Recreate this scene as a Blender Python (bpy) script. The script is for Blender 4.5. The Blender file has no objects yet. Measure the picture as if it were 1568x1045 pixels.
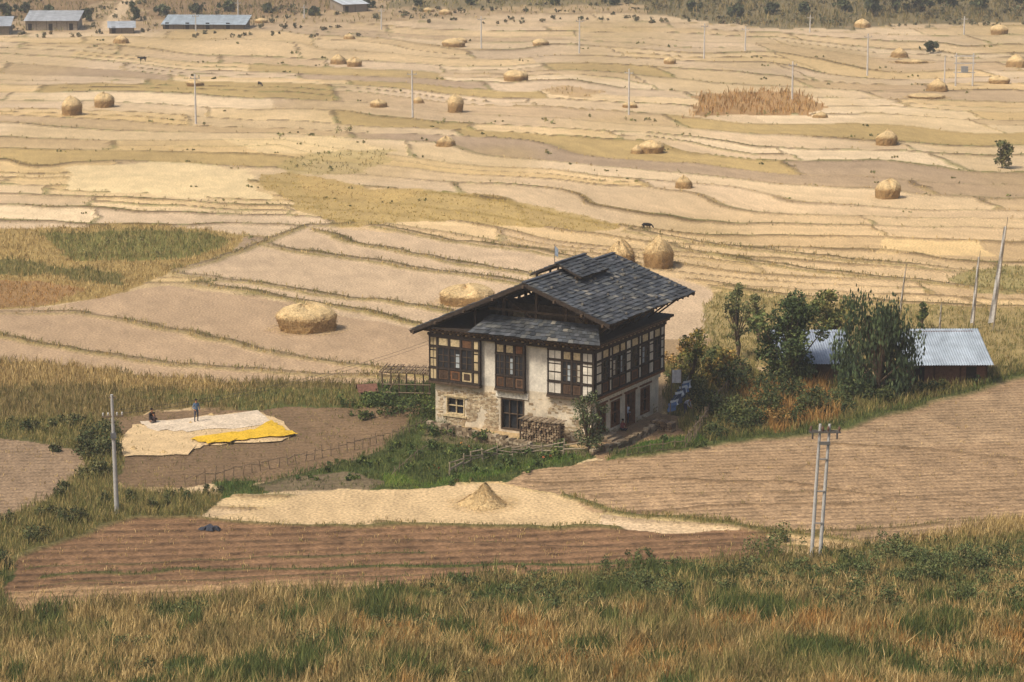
import bpy, math, random
import numpy as np
from mathutils import Vector, Matrix
random.seed(7); rng=np.random.default_rng(11)
# ---------------------------------------------------------------- scene, camera
sc=bpy.context.scene
F=3800.0; HC=46.6; PT=math.atan(779.5/F); cp=math.cos(PT); sp=math.sin(PT)
cam=bpy.data.cameras.new("camera"); cam.lens=36*F/1568; cam.sensor_width=36; cam.clip_end=9000; cam.clip_start=1
co=bpy.data.objects.new("camera",cam); co.location=(0,0,HC); co.rotation_euler=(math.pi/2-PT,0,0)
sc.collection.objects.link(co); sc.camera=co
sc.view_settings.view_transform='Standard'; sc.view_settings.look='None'; sc.view_settings.exposure=0
w=bpy.data.worlds.new("World"); sc.world=w; w.use_nodes=True
nt=w.node_tree; bg=nt.nodes['Background']; sky=nt.nodes.new('ShaderNodeTexSky'); sky.sky_type='NISHITA'; sky.sun_disc=False
SD=Vector((-0.50,-0.34,0.80)).normalized()
sky.sun_elevation=math.asin(SD.z); sky.sun_rotation=math.atan2(SD.x,SD.y); sky.dust_density=5.0; sky.air_density=1.0
nt.links.new(sky.outputs[0],bg.inputs[0]); bg.inputs[1].default_value=0.15
sl=bpy.data.lights.new("sun",'SUN'); sl.energy=3.4; sl.angle=math.radians(9); sl.color=(1,0.93,0.81)
so=bpy.data.objects.new("sun",sl); so.rotation_euler=SD.to_track_quat('Z','Y').to_euler(); sc.collection.objects.link(so)

KI=1.3
def s2l(c):
    c=c/255.0
    return c/12.92 if c<=0.04045 else ((c+0.055)/1.055)**2.4
def C(r,g,b,k=1.0): return np.array([s2l(r)*k/KI,s2l(g)*k/KI,s2l(b)*k/KI])
# ---------------------------------------------------------------- noise
TB=rng.random((256,256))
def vn(x,y,s=0):
    x=np.asarray(x,float)+s*17.31; y=np.asarray(y,float)+s*9.77
    xi=np.floor(x).astype(np.int64); yi=np.floor(y).astype(np.int64); fx=x-xi; fy=y-yi
    fx=fx*fx*(3-2*fx); fy=fy*fy*(3-2*fy)
    a=TB[xi&255,yi&255]; b=TB[(xi+1)&255,yi&255]; c=TB[xi&255,(yi+1)&255]; d=TB[(xi+1)&255,(yi+1)&255]
    return (a*(1-fx)+b*fx)*(1-fy)+(c*(1-fx)+d*fx)*fy
def fbm(x,y,s=0,o=3):
    r=0;a=.5;t=0
    for i in range(o):
        r=r+a*vn(x*2**i,y*2**i,s+i*3); t+=a; a*=.5
    return r/t
def hsh(a,b=0): 
    return TB[(np.asarray(a).astype(np.int64)*37+11)&255,(np.asarray(b).astype(np.int64)*59+int(5))&255]
def softp(e,k): return k*np.logaddexp(0,e/k)
def base_h(x,y):
    x=np.asarray(x,float); y=np.asarray(y,float)
    e=155+.29*np.clip(x,-70,70)-y
    h=.15*softp(e,3.0)+.20*softp(95-y,6.0)
    h=h+.07*softp(y-600,20.0)+ np.clip((y-800)/600,0,1)*60*(fbm(x/400,y/400,5)-.3)
    h=h+.12*(fbm(x/14,y/14,2)-.5)*np.clip(abs(y-205)/40-.3,0,1)
    h=h+np.clip(e/12,0,1)*1.1*(fbm(x/9,y/9,8)-.5)
    return h
def G(u,v):
    x_=(u-784)/F; y_=(v-522.5)/F
    d=np.array([x_,cp-y_*sp,-sp-y_*cp])
    t=np.arange(8,1500,1.0); X=d[0]*t;Y=d[1]*t;Z=HC+d[2]*t
    k=np.argmax(Z<=base_h(X,Y))
    if k==0: k=len(t)-1
    t0=t[k-1];t1=t[k]
    for _ in range(8):
        tm=(t0+t1)/2
        if HC+d[2]*tm<=base_h(d[0]*tm,d[1]*tm): t1=tm
        else: t0=tm
    return Vector((d[0]*t1,d[1]*t1,float(base_h(d[0]*t1,d[1]*t1)))), t1/F   # pos, metres per photo px
# ---------------------------------------------------------------- materials
def mat(name,base=None,nscale=4,namt=.3,bump=.0,rough=.9,nscale2=None,namt2=.2,metal=0,spec=.2,bscale=None,det=2):
    m=bpy.data.materials.new(name); m.use_nodes=True; n=m.node_tree; b=n.nodes['Principled BSDF']
    b.inputs['Roughness'].default_value=rough; b.inputs['Metallic'].default_value=metal
    b.inputs['Specular IOR Level'].default_value=spec
    if base is None:
        a=n.nodes.new('ShaderNodeAttribute'); a.attribute_name='Col'; src=a.outputs['Color']
    else:
        a=n.nodes.new('ShaderNodeRGB'); a.outputs[0].default_value=(*base,1); src=a.outputs[0]
    tc=n.nodes.new('ShaderNodeNewGeometry'); co_=tc.outputs['Position']
    for sc_,am in ((nscale,namt),(nscale2,namt2)):
        if not sc_: continue
        no=n.nodes.new('ShaderNodeTexNoise'); no.inputs['Scale'].default_value=sc_; no.inputs['Detail'].default_value=det
        n.links.new(co_,no.inputs['Vector'])
        mr=n.nodes.new('ShaderNodeMapRange'); mr.inputs['From Min'].default_value=.3; mr.inputs['From Max'].default_value=.7
        mr.inputs['To Min'].default_value=1-am; mr.inputs['To Max'].default_value=1+am
        n.links.new(no.outputs['Fac'],mr.inputs['Value'])
        vm=n.nodes.new('ShaderNodeVectorMath'); vm.operation='SCALE'
        n.links.new(src,vm.inputs[0]); n.links.new(mr.outputs[0],vm.inputs['Scale']); src=vm.outputs[0]
    n.links.new(src,b.inputs['Base Color'])
    if bump>0:
        no=n.nodes.new('ShaderNodeTexNoise'); no.inputs['Scale'].default_value=bscale or nscale; no.inputs['Detail'].default_value=1
        n.links.new(co_,no.inputs['Vector'])
        bp=n.nodes.new('ShaderNodeBump'); bp.inputs['Strength'].default_value=bump; bp.inputs['Distance'].default_value=.15
        n.links.new(no.outputs['Fac'],bp.inputs['Height']); n.links.new(bp.outputs[0],b.inputs['Normal'])
    return m
M_ground=mat('ground_soil_stubble',None,4.5,.33,.5,.95,spec=.1,bscale=3.5)
M_leaf=mat('foliage',None,None,.2,0,.8,spec=.15)
M_grass=mat('dry_grass',None,None,.15,0,.85,spec=.1)
M_straw=mat('straw',None,6,.25,.4,.9,.8,.12,spec=.1)
M_wood=mat('timber',None,5,.3,.2,.8,spec=.15)
M_plaster=mat('plaster_wall',None,1.1,.22,.4,.95,7,.14,spec=.1,det=4)
M_slate=mat('roof_slate',None,1.3,.3,.2,.8,spec=.2)
M_metal=mat('corrugated_metal',None,.9,.2,0,.6,spec=.25)
M_glass=mat('window_glass',(.02,.022,.026),3,.2,0,.15,spec=.5)
M_cloth=mat('cloth',None,6,.15,0,.9)
M_conc=mat('pole_concrete',None,3,.12,0,.9)
def mk(name,V,Fc,cols,mats,parent=None,smooth=False,mi=None):
    me=bpy.data.meshes.new(name); V=np.asarray(V,dtype=np.float32)
    if isinstance(Fc,np.ndarray):
        k=Fc.shape[1]; m=Fc.shape[0]
        me.vertices.add(len(V)); me.vertices.foreach_set('co',V.ravel())
        me.loops.add(m*k); me.loops.foreach_set('vertex_index',Fc.astype(np.int32).ravel())
        me.polygons.add(m); me.polygons.foreach_set('loop_start',np.arange(0,m*k,k,dtype=np.int32))
        me.update(calc_edges=True)
    else:
        me.from_pydata([tuple(p) for p in V.tolist()],[],Fc); me.update()
    if cols is not None:
        at=me.color_attributes.new('Col','FLOAT_COLOR','POINT'); c=np.ones((len(V),4),np.float32); c[:,:3]=cols
        at.data.foreach_set('color',c.ravel())
    for mm in (mats if isinstance(mats,(list,tuple)) else [mats]): me.materials.append(mm)
    if mi is not None: me.polygons.foreach_set('material_index',np.array(mi,dtype=np.int32))
    if smooth: me.polygons.foreach_set('use_smooth',np.ones(len(me.polygons),bool))
    o=bpy.data.objects.new(name,me); sc.collection.objects.link(o)
    if parent: o.parent=parent
    return o
def empty(name,loc,rz=0):
    e=bpy.data.objects.new(name,None); e.location=loc; e.rotation_euler=(0,0,rz); sc.collection.objects.link(e); return e
class MB:
    def __init__(s): s.v=[];s.f=[];s.c=[];s.m=[]
    def add(s,vs,fs,col,m=0):
        o=len(s.v); s.v+= [tuple(p) for p in vs]; s.f+=[[i+o for i in f] for f in fs]; s.c+=[tuple(col)]*len(vs); s.m+=[m]*len(fs)
    def box(s,x0,x1,y0,y1,z0,z1,col,m=0):
        if x0>x1:x0,x1=x1,x0
        if y0>y1:y0,y1=y1,y0
        s.add([(x0,y0,z0),(x1,y0,z0),(x1,y1,z0),(x0,y1,z0),(x0,y0,z1),(x1,y0,z1),(x1,y1,z1),(x0,y1,z1)],
          [[0,3,2,1],[4,5,6,7],[0,1,5,4],[1,2,6,5],[2,3,7,6],[3,0,4,7]],col,m)
    def beam(s,p,q,wd,h,col,m=0,up=Vector((0,0,1))):
        p=Vector(p);q=Vector(q);d=(q-p).normalized()
        if abs(d.dot(up))>.98: up=Vector((1,0,0))
        r=d.cross(up).normalized()*wd/2; u=r.cross(d).normalized()*h/2
        s.add([p-r-u,p+r-u,p+r+u,p-r+u,q-r-u,q+r-u,q+r+u,q-r+u],[[0,1,2,3],[4,7,6,5],[0,4,5,1],[1,5,6,2],[2,6,7,3],[3,7,4,0]],col,m)
    def tube(s,pts,rad,col,n=7,m=0):
        pts=[Vector(p) for p in pts]; o=len(s.v); k=len(pts)
        for i,p in enumerate(pts):
            d=(pts[min(i+1,k-1)]-pts[max(i-1,0)]).normalized(); up=Vector((0,0,1)) if abs(d.z)<.9 else Vector((1,0,0))
            a=d.cross(up).normalized(); b=a.cross(d)
            for j in range(n):
                t=2*math.pi*j/n; s.v.append(tuple(p+(a*math.cos(t)+b*math.sin(t))*rad[i])); s.c.append(tuple(col))
        for i in range(k-1):
            for j in range(n):
                s.f.append([o+i*n+j,o+i*n+(j+1)%n,o+(i+1)*n+(j+1)%n,o+(i+1)*n+j]); s.m.append(m)
        s.f.append([o+j for j in range(n)]); s.m.append(m); s.f.append([o+(k-1)*n+j for j in range(n)][::-1]); s.m.append(m)
    def build(s,name,mats,parent=None,smooth=False): return mk(name,np.array(s.v),s.f,np.array(s.c),mats,parent,smooth,s.m)
# ---------------------------------------------------------------- ground grid
xs=[0.0]; x=0
while x<48: x+=.20; xs.append(x)
while x<165: x+=.20+(x-48)*.003; xs.append(x)
while x<2500: x*=1.14; xs.append(x)
xs=np.array(xs); xs=np.concatenate([-xs[:0:-1],xs])
ysn=1/np.linspace(1/92.0,1/720.0,1150)
ys=np.concatenate([np.linspace(-400,85,16),ysn,720*1.06**np.arange(1,27)])
NX=len(xs);NY=len(ys); X,Y=np.meshgrid(xs,ys); Z=base_h(X,Y)
dep=np.maximum(Y*cp+(HC-Z)*sp,1); 
U=784+F*X/dep; V=522.5-F*(Y*sp+(Z-HC)*cp)/dep     # map coordinates used for drafting the field plan
V=np.where(Y<60,1200,V)
mpv=np.clip(Y,60,900)**2/(HC*F)
wx=X+1.0*(fbm(X/5,Y/5,21)-.5)*2; wy=Y+1.6*(fbm(X/6,Y/6,33)-.5)*2
n1=fbm(X/30,Y/30,3); n2=fbm(X/3,Y/3,4); n3=vn(X/.5,Y/.9,6)
# terrace contours
cur=np.interp(U,[-200,430,1150,1800],[-4,10,72,108]); am=np.interp(V,[0,80,200,330,420],[.3,.45,.8,1.15,1.25])
cc=V-cur*am+ (fbm(U/330,V/90,9,2)-.5)*30+(fbm(U/70,V/34,19,2)-.5)*4.5+(vn(U/500,V/26,23)-.5)*14
vv=np.linspace(-400,1400,1801); spc=np.interp(vv,[0,80,200,300,450,600],[8,11,15,18,20,26]); cum=np.cumsum(1/spc)
c=np.interp(cc,vv,cum); k=np.floor(c); fr=c-k; spl=np.interp(V,vv,spc)*mpv
db=np.minimum(fr,1-fr)*spl
L=20+55*hsh(k,3); pj=(X+ (Y-300)*.12+ hsh(k,9)*90+2*(n2-.5))/L; j=np.floor(pj); dj=np.minimum(pj-j,1-(pj-j))*L
tone=hsh(k,j+7); t2=hsh(k+50,j+3)
# some plots are split by an extra low bund along their length
spl2=(hsh(k+17,j+29)>.72); d2=abs(fr-.5)*spl; db=np.where(spl2,np.minimum(db,d2*1.6),db); tone=np.where(spl2&(fr>.5),(tone+.4)%1,tone)
A=C(234,206,162);B=C(190,160,120);D=C(220,186,130);E=C(212,184,146)
col=A*(1-tone[...,None])+B*tone[...,None]; q=(t2[...,None]>.62); col=np.where(q,D*(.5+.5*tone[...,None])+A*.5*(1-tone[...,None]),col)
q=(t2[...,None]<.25); col=np.where(q,E,col); q=(t2[...,None]>.93); col=np.where(q,C(184,156,100),col); q=(t2[...,None]<.06); col=np.where(q,C(176,150,118),col)
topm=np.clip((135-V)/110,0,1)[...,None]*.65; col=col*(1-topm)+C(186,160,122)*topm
rg=np.clip((U-900)/300,0,1)*np.clip((V-240)/120,0,1)*.5; col=col*(1-rg[...,None])+C(216,180,122)*rg[...,None]
n1b=fbm(X/18,Y/45,13); col=col*(.80+.38*n1b[...,None])
fine=vn(c*6.0,X/26,51)*.6+vn(c*15.0,X/9,52)*.4; col=col*(.86+.28*fine[...,None])
gn=np.clip((fbm(X/24,Y/50,91)-.50)*5,0,1)*.4; col=col*(1-gn[...,None])+C(182,154,98)*gn[...,None]
weak=(hsh(k+np.where(fr<.5,0,1)+9,np.floor(X/70+hsh(k,2)*3))<.22)
bw=np.maximum(.62,.60*mpv)*(.5+1.1*fbm(X/9,Y/12,40))
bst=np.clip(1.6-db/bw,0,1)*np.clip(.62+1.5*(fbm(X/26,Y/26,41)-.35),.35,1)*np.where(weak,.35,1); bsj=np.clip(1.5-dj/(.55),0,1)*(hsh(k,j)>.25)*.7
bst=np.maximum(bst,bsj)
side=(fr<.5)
bcol=np.where(side[...,None],C(104,84,52),C(160,136,84)); gg=(fbm(X/20,Y/20,44)>.5)[...,None]; bcol=np.where(gg&~side[...,None],C(128,122,68),bcol)  # dark near side: painted shade of the terrace step, mixed with dark dry grass
contour=bst.copy(); dens=bst*.3; HGT=np.full(X.shape,.32); PAL=np.where(gg[...,0],1,0)
bump=.28*bst
zone_rows=np.zeros(X.shape)
def inpoly(pts,warp=1.0):
    P=[G(a,b)[0] for a,b in pts]; px=[p.x for p in P]; py=[p.y for p in P]
    r0=max(np.searchsorted(ys,min(py)-3)-1,0); r1=np.searchsorted(ys,max(py)+3)+1
    c0=max(np.searchsorted(xs,min(px)-3)-1,0); c1=np.searchsorted(xs,max(px)+3)+1
    sl_=(slice(r0,r1),slice(c0,c1)); qx=X[sl_]+(wx[sl_]-X[sl_])*warp; qy=Y[sl_]+(wy[sl_]-Y[sl_])*warp
    ins=np.zeros(qx.shape,bool); n=len(P)
    for i in range(n):
        x0,y0,x1,y1=px[i],py[i],px[(i+1)%n],py[(i+1)%n]
        if y0==y1: continue
        cnd=((y0>qy)!=(y1>qy)); ins^= cnd&(qx<(x1-x0)*(qy-y0)/(y1-y0)+x0)
    return sl_,ins
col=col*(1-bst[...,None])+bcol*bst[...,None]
def zone(pts,cl,mix=1,dn=0,h=.4,pal=0,keep=False,rows=0,warp=1.0,vary=.25):
    s,ins=inpoly(pts,warp); 
    cz=cl*(1-vary/2+vary*n2[s][...,None]); cz=cz*(.82+.36*n1[s][...,None])
    m=ins.astype(float)*mix
    if keep: m=m*(1-.7*contour[s])
    col[s]=col[s]*(1-m[...,None])+cz*m[...,None]
    if not keep:
        bump[s]=np.where(ins,0,bump[s]); dens[s]=np.where(ins,dn,dens[s]); HGT[s]=np.where(ins,h,HGT[s]); PAL[s]=np.where(ins,pal,PAL[s]); zone_rows[s]=np.where(ins,rows,zone_rows[s])
# palettes: 0 dry 1 drygreen 2 green 3 orange 4 olive-gold 5 deep green 6 brown-olive
zone([(-200,-20),(1800,-20),(1800,26),(1300,40),(1100,32),(900,18),(600,32),(300,42),(-200,56)],C(160,134,98),.65,.35,1.0,1,warp=4)
zone([(940,-30),(1900,-30),(1900,40),(1560,34),(1400,40),(1240,44),(1100,38),(1000,20)],C(114,104,70),.85,.75,1.5,6,warp=6)
zone([(560,-30),(960,-30),(980,4),(800,14),(600,12)],C(122,110,76),.8,.6,1.3,1,warp=5)
zone([(-100,-30),(540,-30),(540,10),(430,26),(230,30),(210,4),(150,4),(120,24),(60,28),(-100,34)],C(134,108,76),.8,.6,1.4,6,warp=3)
zone([(150,48),(172,20),(188,-5),(215,-5),(196,15),(178,48)],C(206,178,138))
zone([(262,418),(330,398),(400,372),(470,345),(640,362),(800,382),(960,408),(1085,440),(1090,530),(640,510),(420,458)],C(200,172,136))
zone([(640,505),(1090,520),(1060,600),(1010,640),(905,690),(660,600)],C(160,134,98))
zone([(470,345),(960,350),(1568,420),(1568,440),(1090,445),(960,408),(640,362)],C(212,180,132),.6,keep=True)
zone([(-200,470),(70,472),(170,450),(265,438),(420,462),(640,508),(720,560),(660,600),(600,598),(450,592),(0,560),(-200,540)],C(182,153,118),1,0,.3,0)
zone([(385,268),(440,262),(530,282),(700,297),(870,325),(965,345),(930,356),(700,341),(520,346),(470,325),(430,305)],C(176,148,82),.75,.25,.25,4,warp=2.2)
zone([(440,262),(530,282),(640,292),(600,310),(470,300)],C(196,164,100),.8,.2,.25,0,warp=2)
zone([(110,256),(230,247),(370,260),(408,306),(300,303),(105,290)],C(236,208,154),.9,warp=2)
zone([(335,212),(520,210),(605,232),(560,242),(400,234)],C(232,202,146),.8,keep=True)
zone([(1360,365),(1500,370),(1525,395),(1340,388)],C(236,200,138),.8,keep=True)
zone([(430,252),(480,232),(600,228),(605,250),(520,268),(440,266)],C(180,158,98),.6,.22,.35,1,warp=2.5)
zone([(-200,352),(0,352),(230,345),(385,358),(350,388),(265,415),(200,446),(70,470),(-200,490)],C(164,138,82),1,.75,.5,0)
zone([(60,360),(220,352),(360,362),(310,392),(200,402),(110,396)],C(124,118,62),1,.9,.6,1,warp=2)
zone([(-200,388),(60,398),(180,420),(190,440),(60,420),(-200,420)],C(112,102,56),1,.8,.55,1,warp=2)
zone([(-200,425),(60,430),(130,445),(70,468),(-200,488)],C(156,122,78),1,.5,.35,3)
zone([(1090,445),(1240,462),(1568,478),(1800,480),(1800,560),(1400,575),(1100,560),(1075,500)],C(160,140,88),.9,.55,.45,1)
zone([(1450,430),(1480,412),(1568,405),(1700,405),(1700,450),(1490,452)],C(152,140,84),.8,.5,.4,1,warp=2)
zone([(-200,540),(0,552),(300,582),(600,590),(670,612),(660,645),(430,632),(300,630),(180,642),(-200,655)],C(128,110,68),1,1,.7,6)
zone([(-200,545),(0,555),(300,584),(420,590),(300,604),(0,590),(-200,590)],C(152,126,78),1,1,.65,0,warp=2)
zone([(200,612),(420,600),(600,600),(640,640),(430,630),(300,630)],C(94,98,54),1,1,.6,1,warp=2)
zone([(560,590),(670,585),(680,650),(600,642),(560,625)],C(70,74,42),1,.9,.6,2)
zone([(185,640),(420,626),(645,622),(600,690),(430,738),(190,748),(165,700)],C(132,107,78),1,.08,.25,1,rows=.5)
zone([(-200,640),(190,645),(185,748),(350,757),(300,790),(200,797),(20,852),(20,945),(-200,970)],C(98,94,54),1,1,.6,1)
zone([(-200,662),(0,667),(118,690),(132,715),(90,760),(0,803),(-200,830)],C(158,132,102),1,.03,.3,0,rows=.7)
zone([(350,757),(430,737),(600,690),(645,640),(680,650),(880,685),(905,700),(780,738),(600,752),(450,754)],C(80,90,46),1,1,.38,2)
zone([(395,742),(520,722),(600,738),(560,752),(420,756)],C(126,108,82),.9,.15,.3,2,rows=.6)
zone([(330,742),(385,738),(395,752),(345,762)],C(74,100,44),1,1,.4,2)
zone([(640,748),(700,742),(790,722),(900,700),(890,690),(780,716),(690,732)],C(84,100,44),1,1,.35,5,warp=.5)
zone([(580,728),(615,722),(660,738),(600,746)],C(105,116,48),1,.9,.3,5)
zone([(300,794),(420,772),(500,753),(640,748),(700,744),(770,743),(850,765),(915,786),(900,806),(500,808)],C(206,176,130),warp=1.4)
zone([(20,852),(200,797),(285,793),(500,811),(940,809),(1180,815),(1215,850),(1000,868),(700,884),(600,906),(300,917),(20,942)],C(144,110,78),1,.05,.25,0,rows=1.1)
zone([(30,905),(300,893),(600,888),(590,904),(300,914),(25,938)],C(186,150,106),.8,.05,.3,0,rows=1)
zone([(775,742),(800,722),(940,698),(1100,682),(1280,652),(1400,622),(1568,572),(1720,530),(1900,500),(1900,800),(1568,800),(1340,835),(1200,815),(1060,792),(945,790),(905,786),(860,764)],C(180,148,110),1,.02,.2,0,rows=1)
zone([(1100,695),(1300,660),(1568,590),(1568,680),(1300,690)],C(190,159,120),.6,keep=True,rows=1)
zone([(1010,560),(1100,530),(1200,585),(1400,582),(1568,556),(1720,520),(1720,532),(1568,574),(1400,624),(1280,655),(1100,684),(1045,692),(1035,640)],C(82,80,46),1,.9,.7,1)
zone([(1130,600),(1260,585),(1290,640),(1180,668)],C(138,106,60),1,1,1.0,3)
zone([(905,700),(900,672),(1010,628),(1055,640),(1040,668),(950,705)],C(156,126,92),1,.02,.2,1)
zone([(925,703),(950,684),(1070,668),(1085,682),(950,700)],C(78,96,44),1,1,.3,5)
zone([(650,652),(905,688),(890,700),(660,672)],C(112,102,70),1,.5,.3,2)
zone([(-300,965),(20,942),(300,917),(600,906),(700,884),(1000,868),(1215,850),(1340,835),(1568,800),(1900,770),(1900,1180),(-300,1180)],C(104,90,52),1,1,.72,0)  # dry-grass slope, its shade put into a darker ground colour
zone([(680,886),(1000,870),(1215,852),(1340,838),(1568,820),(1800,800),(1800,905),(1568,905),(1200,925),(900,948),(760,940),(640,915)],C(82,80,46),1,1,.5,1,warp=1.5)
zone([(1055,180),(1060,150),(1120,140),(1220,142),(1258,165),(1250,178),(1150,176)],C(180,142,92),1,.45,1.2,3,warp=3)
zone([(815,140),(860,132),(930,140),(900,150)],C(184,150,100),.7,.25,.6,0,warp=3)
near=(Y<115); col[near]=C(104,90,52); dens[near]=1
# foreground palette variation
fg=(V>850)&(dens>.9); nf=fbm(X/5,Y/7,61); nf2=fbm(X/2.2,Y/3,66); band=np.clip((V-930)/60,0,1)
PAL=np.where(fg,0,PAL); PAL=np.where(fg&(nf>.48+.08*band),1,PAL); PAL=np.where(fg&(nf2>.58+.05*band),2,PAL)
PAL=np.where(fg&(nf<.42)&(V>940)&(U>500)&(nf2<.5),3,PAL); PAL=np.where(fg&(nf2<.38),6,PAL)
col=np.where((fg&(PAL==2))[...,None],C(72,78,42),col)
HGT=np.where(fg,HGT*(.30+1.6*fbm(X/3.5,Y/4,63)),HGT)
# plough rows
rr=Y-.14*X+1.6*(fbm(X/20,Y/12,71)-.5)
rowp=.5+.5*np.sin(2*np.pi*rr/.95); rowp2=.5+.5*np.sin(2*np.pi*(Y-.12*X+2*fbm(X/25,Y/12,73))/1.6)
rw=np.where(V>800,rowp2,rowp)*zone_rows
col=col*(1-.38*(rw*(.3+1.3*n3))[...,None])*(1+.16*zone_rows*(fbm(X/1.2,Y/4,77)-.5)*2)[...,None]; bump=bump+.07*rw
col=col*(.90+.20*vn(X/.8+Y*.3,Y/2.2,79)[...,None])
# individual drawn bunds
def line(pts,w,cl,grass=.5,h=.35,pal=1,hb=.22,st=1):
    P=[G(a,b)[0] for a,b in pts]; p=np.array([(q.x,q.y) for q in P])
    for i in range(len(p)-1):
        a=p[i];b=p[i+1]; lo=np.minimum(a,b)-w*2-2; hi=np.maximum(a,b)+w*2+2
        s=(slice(max(np.searchsorted(ys,lo[1])-1,0),np.searchsorted(ys,hi[1])+1),slice(max(np.searchsorted(xs,lo[0])-1,0),np.searchsorted(xs,hi[0])+1))
        qx=wx[s];qy=wy[s]; d=b-a; L2=(d**2).sum(); t=np.clip(((qx-a[0])*d[0]+(qy-a[1])*d[1])/L2,0,1)
        dd=np.hypot(qx-a[0]-t*d[0],qy-a[1]-t*d[1]); m=np.clip(1.6-dd/w,0,1)*st*np.clip(.5+1.6*(n1b[s]-.2),.4,1)
        col[s]=col[s]*(1-m[...,None])+cl*(.8+.4*n2[s][...,None])*m[...,None]
        bump[s]=np.maximum(bump[s],hb*m); g=m>.55
        dens[s]=np.where(g,np.maximum(grass,dens[s]),dens[s]); HGT[s]=np.where(g&(dens[s]<=grass),h,HGT[s]); PAL[s]=np.where(g,pal,PAL[s])
dk=C(102,86,52); ol=C(150,132,80)  # dark stroke paints the shaded bund face along with its dark grass
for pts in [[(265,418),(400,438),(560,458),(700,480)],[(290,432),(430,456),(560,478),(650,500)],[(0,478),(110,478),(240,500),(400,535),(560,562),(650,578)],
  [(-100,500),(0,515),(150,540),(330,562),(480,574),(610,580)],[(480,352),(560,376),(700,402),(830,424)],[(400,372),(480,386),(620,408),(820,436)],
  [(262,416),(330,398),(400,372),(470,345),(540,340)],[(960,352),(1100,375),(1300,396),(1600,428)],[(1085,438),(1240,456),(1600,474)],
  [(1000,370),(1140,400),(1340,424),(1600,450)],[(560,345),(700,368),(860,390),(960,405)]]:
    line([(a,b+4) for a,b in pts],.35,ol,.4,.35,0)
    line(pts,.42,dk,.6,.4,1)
line([(1180,820),(1300,815),(1450,805),(1600,795)],.35,dk,.6); line([(1270,682),(1400,688),(1600,708)],.25,C(118,94,64),.1,st=.9)
line([(800,738),(1000,734),(1200,742),(1600,782)],.22,C(120,96,68),.05,st=.9); line([(945,786),(1100,776),(1300,772),(1600,745)],.22,C(120,96,68),.05,st=.8)
line([(900,760),(1100,754),(1300,752),(1600,722)],.16,C(126,102,72),.05,st=.7); line([(1100,716),(1300,712),(1600,735)],.16,C(126,102,72),.05,st=.7)
line([(860,762),(945,788),(1060,794),(1200,816),(1330,838)],.4,C(108,102,60),.8,.4,1)
line([(940,698),(1100,683),(1280,655),(1400,623),(1600,565)],.6,C(92,98,52),1,.5,2)
line([(20,852),(200,797),(285,793),(500,811),(940,809)],.3,C(112,104,62),.6,.3,1)
line([(60,884),(300,876),(700,868),(1100,858)],.26,C(76,84,42),1,.28,2,.1); line([(40,872),(300,862),(650,852)],.16,C(86,86,48),.6,.22,2,.1,.8)
line([(60,840),(300,834),(700,836),(1150,832)],.14,C(96,76,54),.1,.2,1,.1,.9); line([(60,898),(300,888),(640,882)],.14,C(90,84,50),.5,.22,2,.1,.8)
line([(350,757),(430,737),(600,690),(645,640)],.4,C(80,82,46),.9,.5,2)
line([(1290,860),(1340,838),(1450,815),(1568,808)],.3,C(190,164,124),0,st=.7); line([(1330,990),(1450,975),(1600,955)],.35,C(186,156,110),0,st=.8)
lum=col.mean(-1,keepdims=True); col=lum+(col-lum)*.97
Z=Z+bump+.06*(n2-.5)
P=np.stack([X,Y,Z],-1).reshape(-1,3)
idx=np.arange(NX*NY).reshape(NY,NX); Fq=np.stack([idx[:-1,:-1],idx[:-1,1:],idx[1:,1:],idx[1:,:-1]],-1).reshape(-1,4)
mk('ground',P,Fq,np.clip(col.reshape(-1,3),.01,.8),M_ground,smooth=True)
print('grid',NX,NY)
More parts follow.
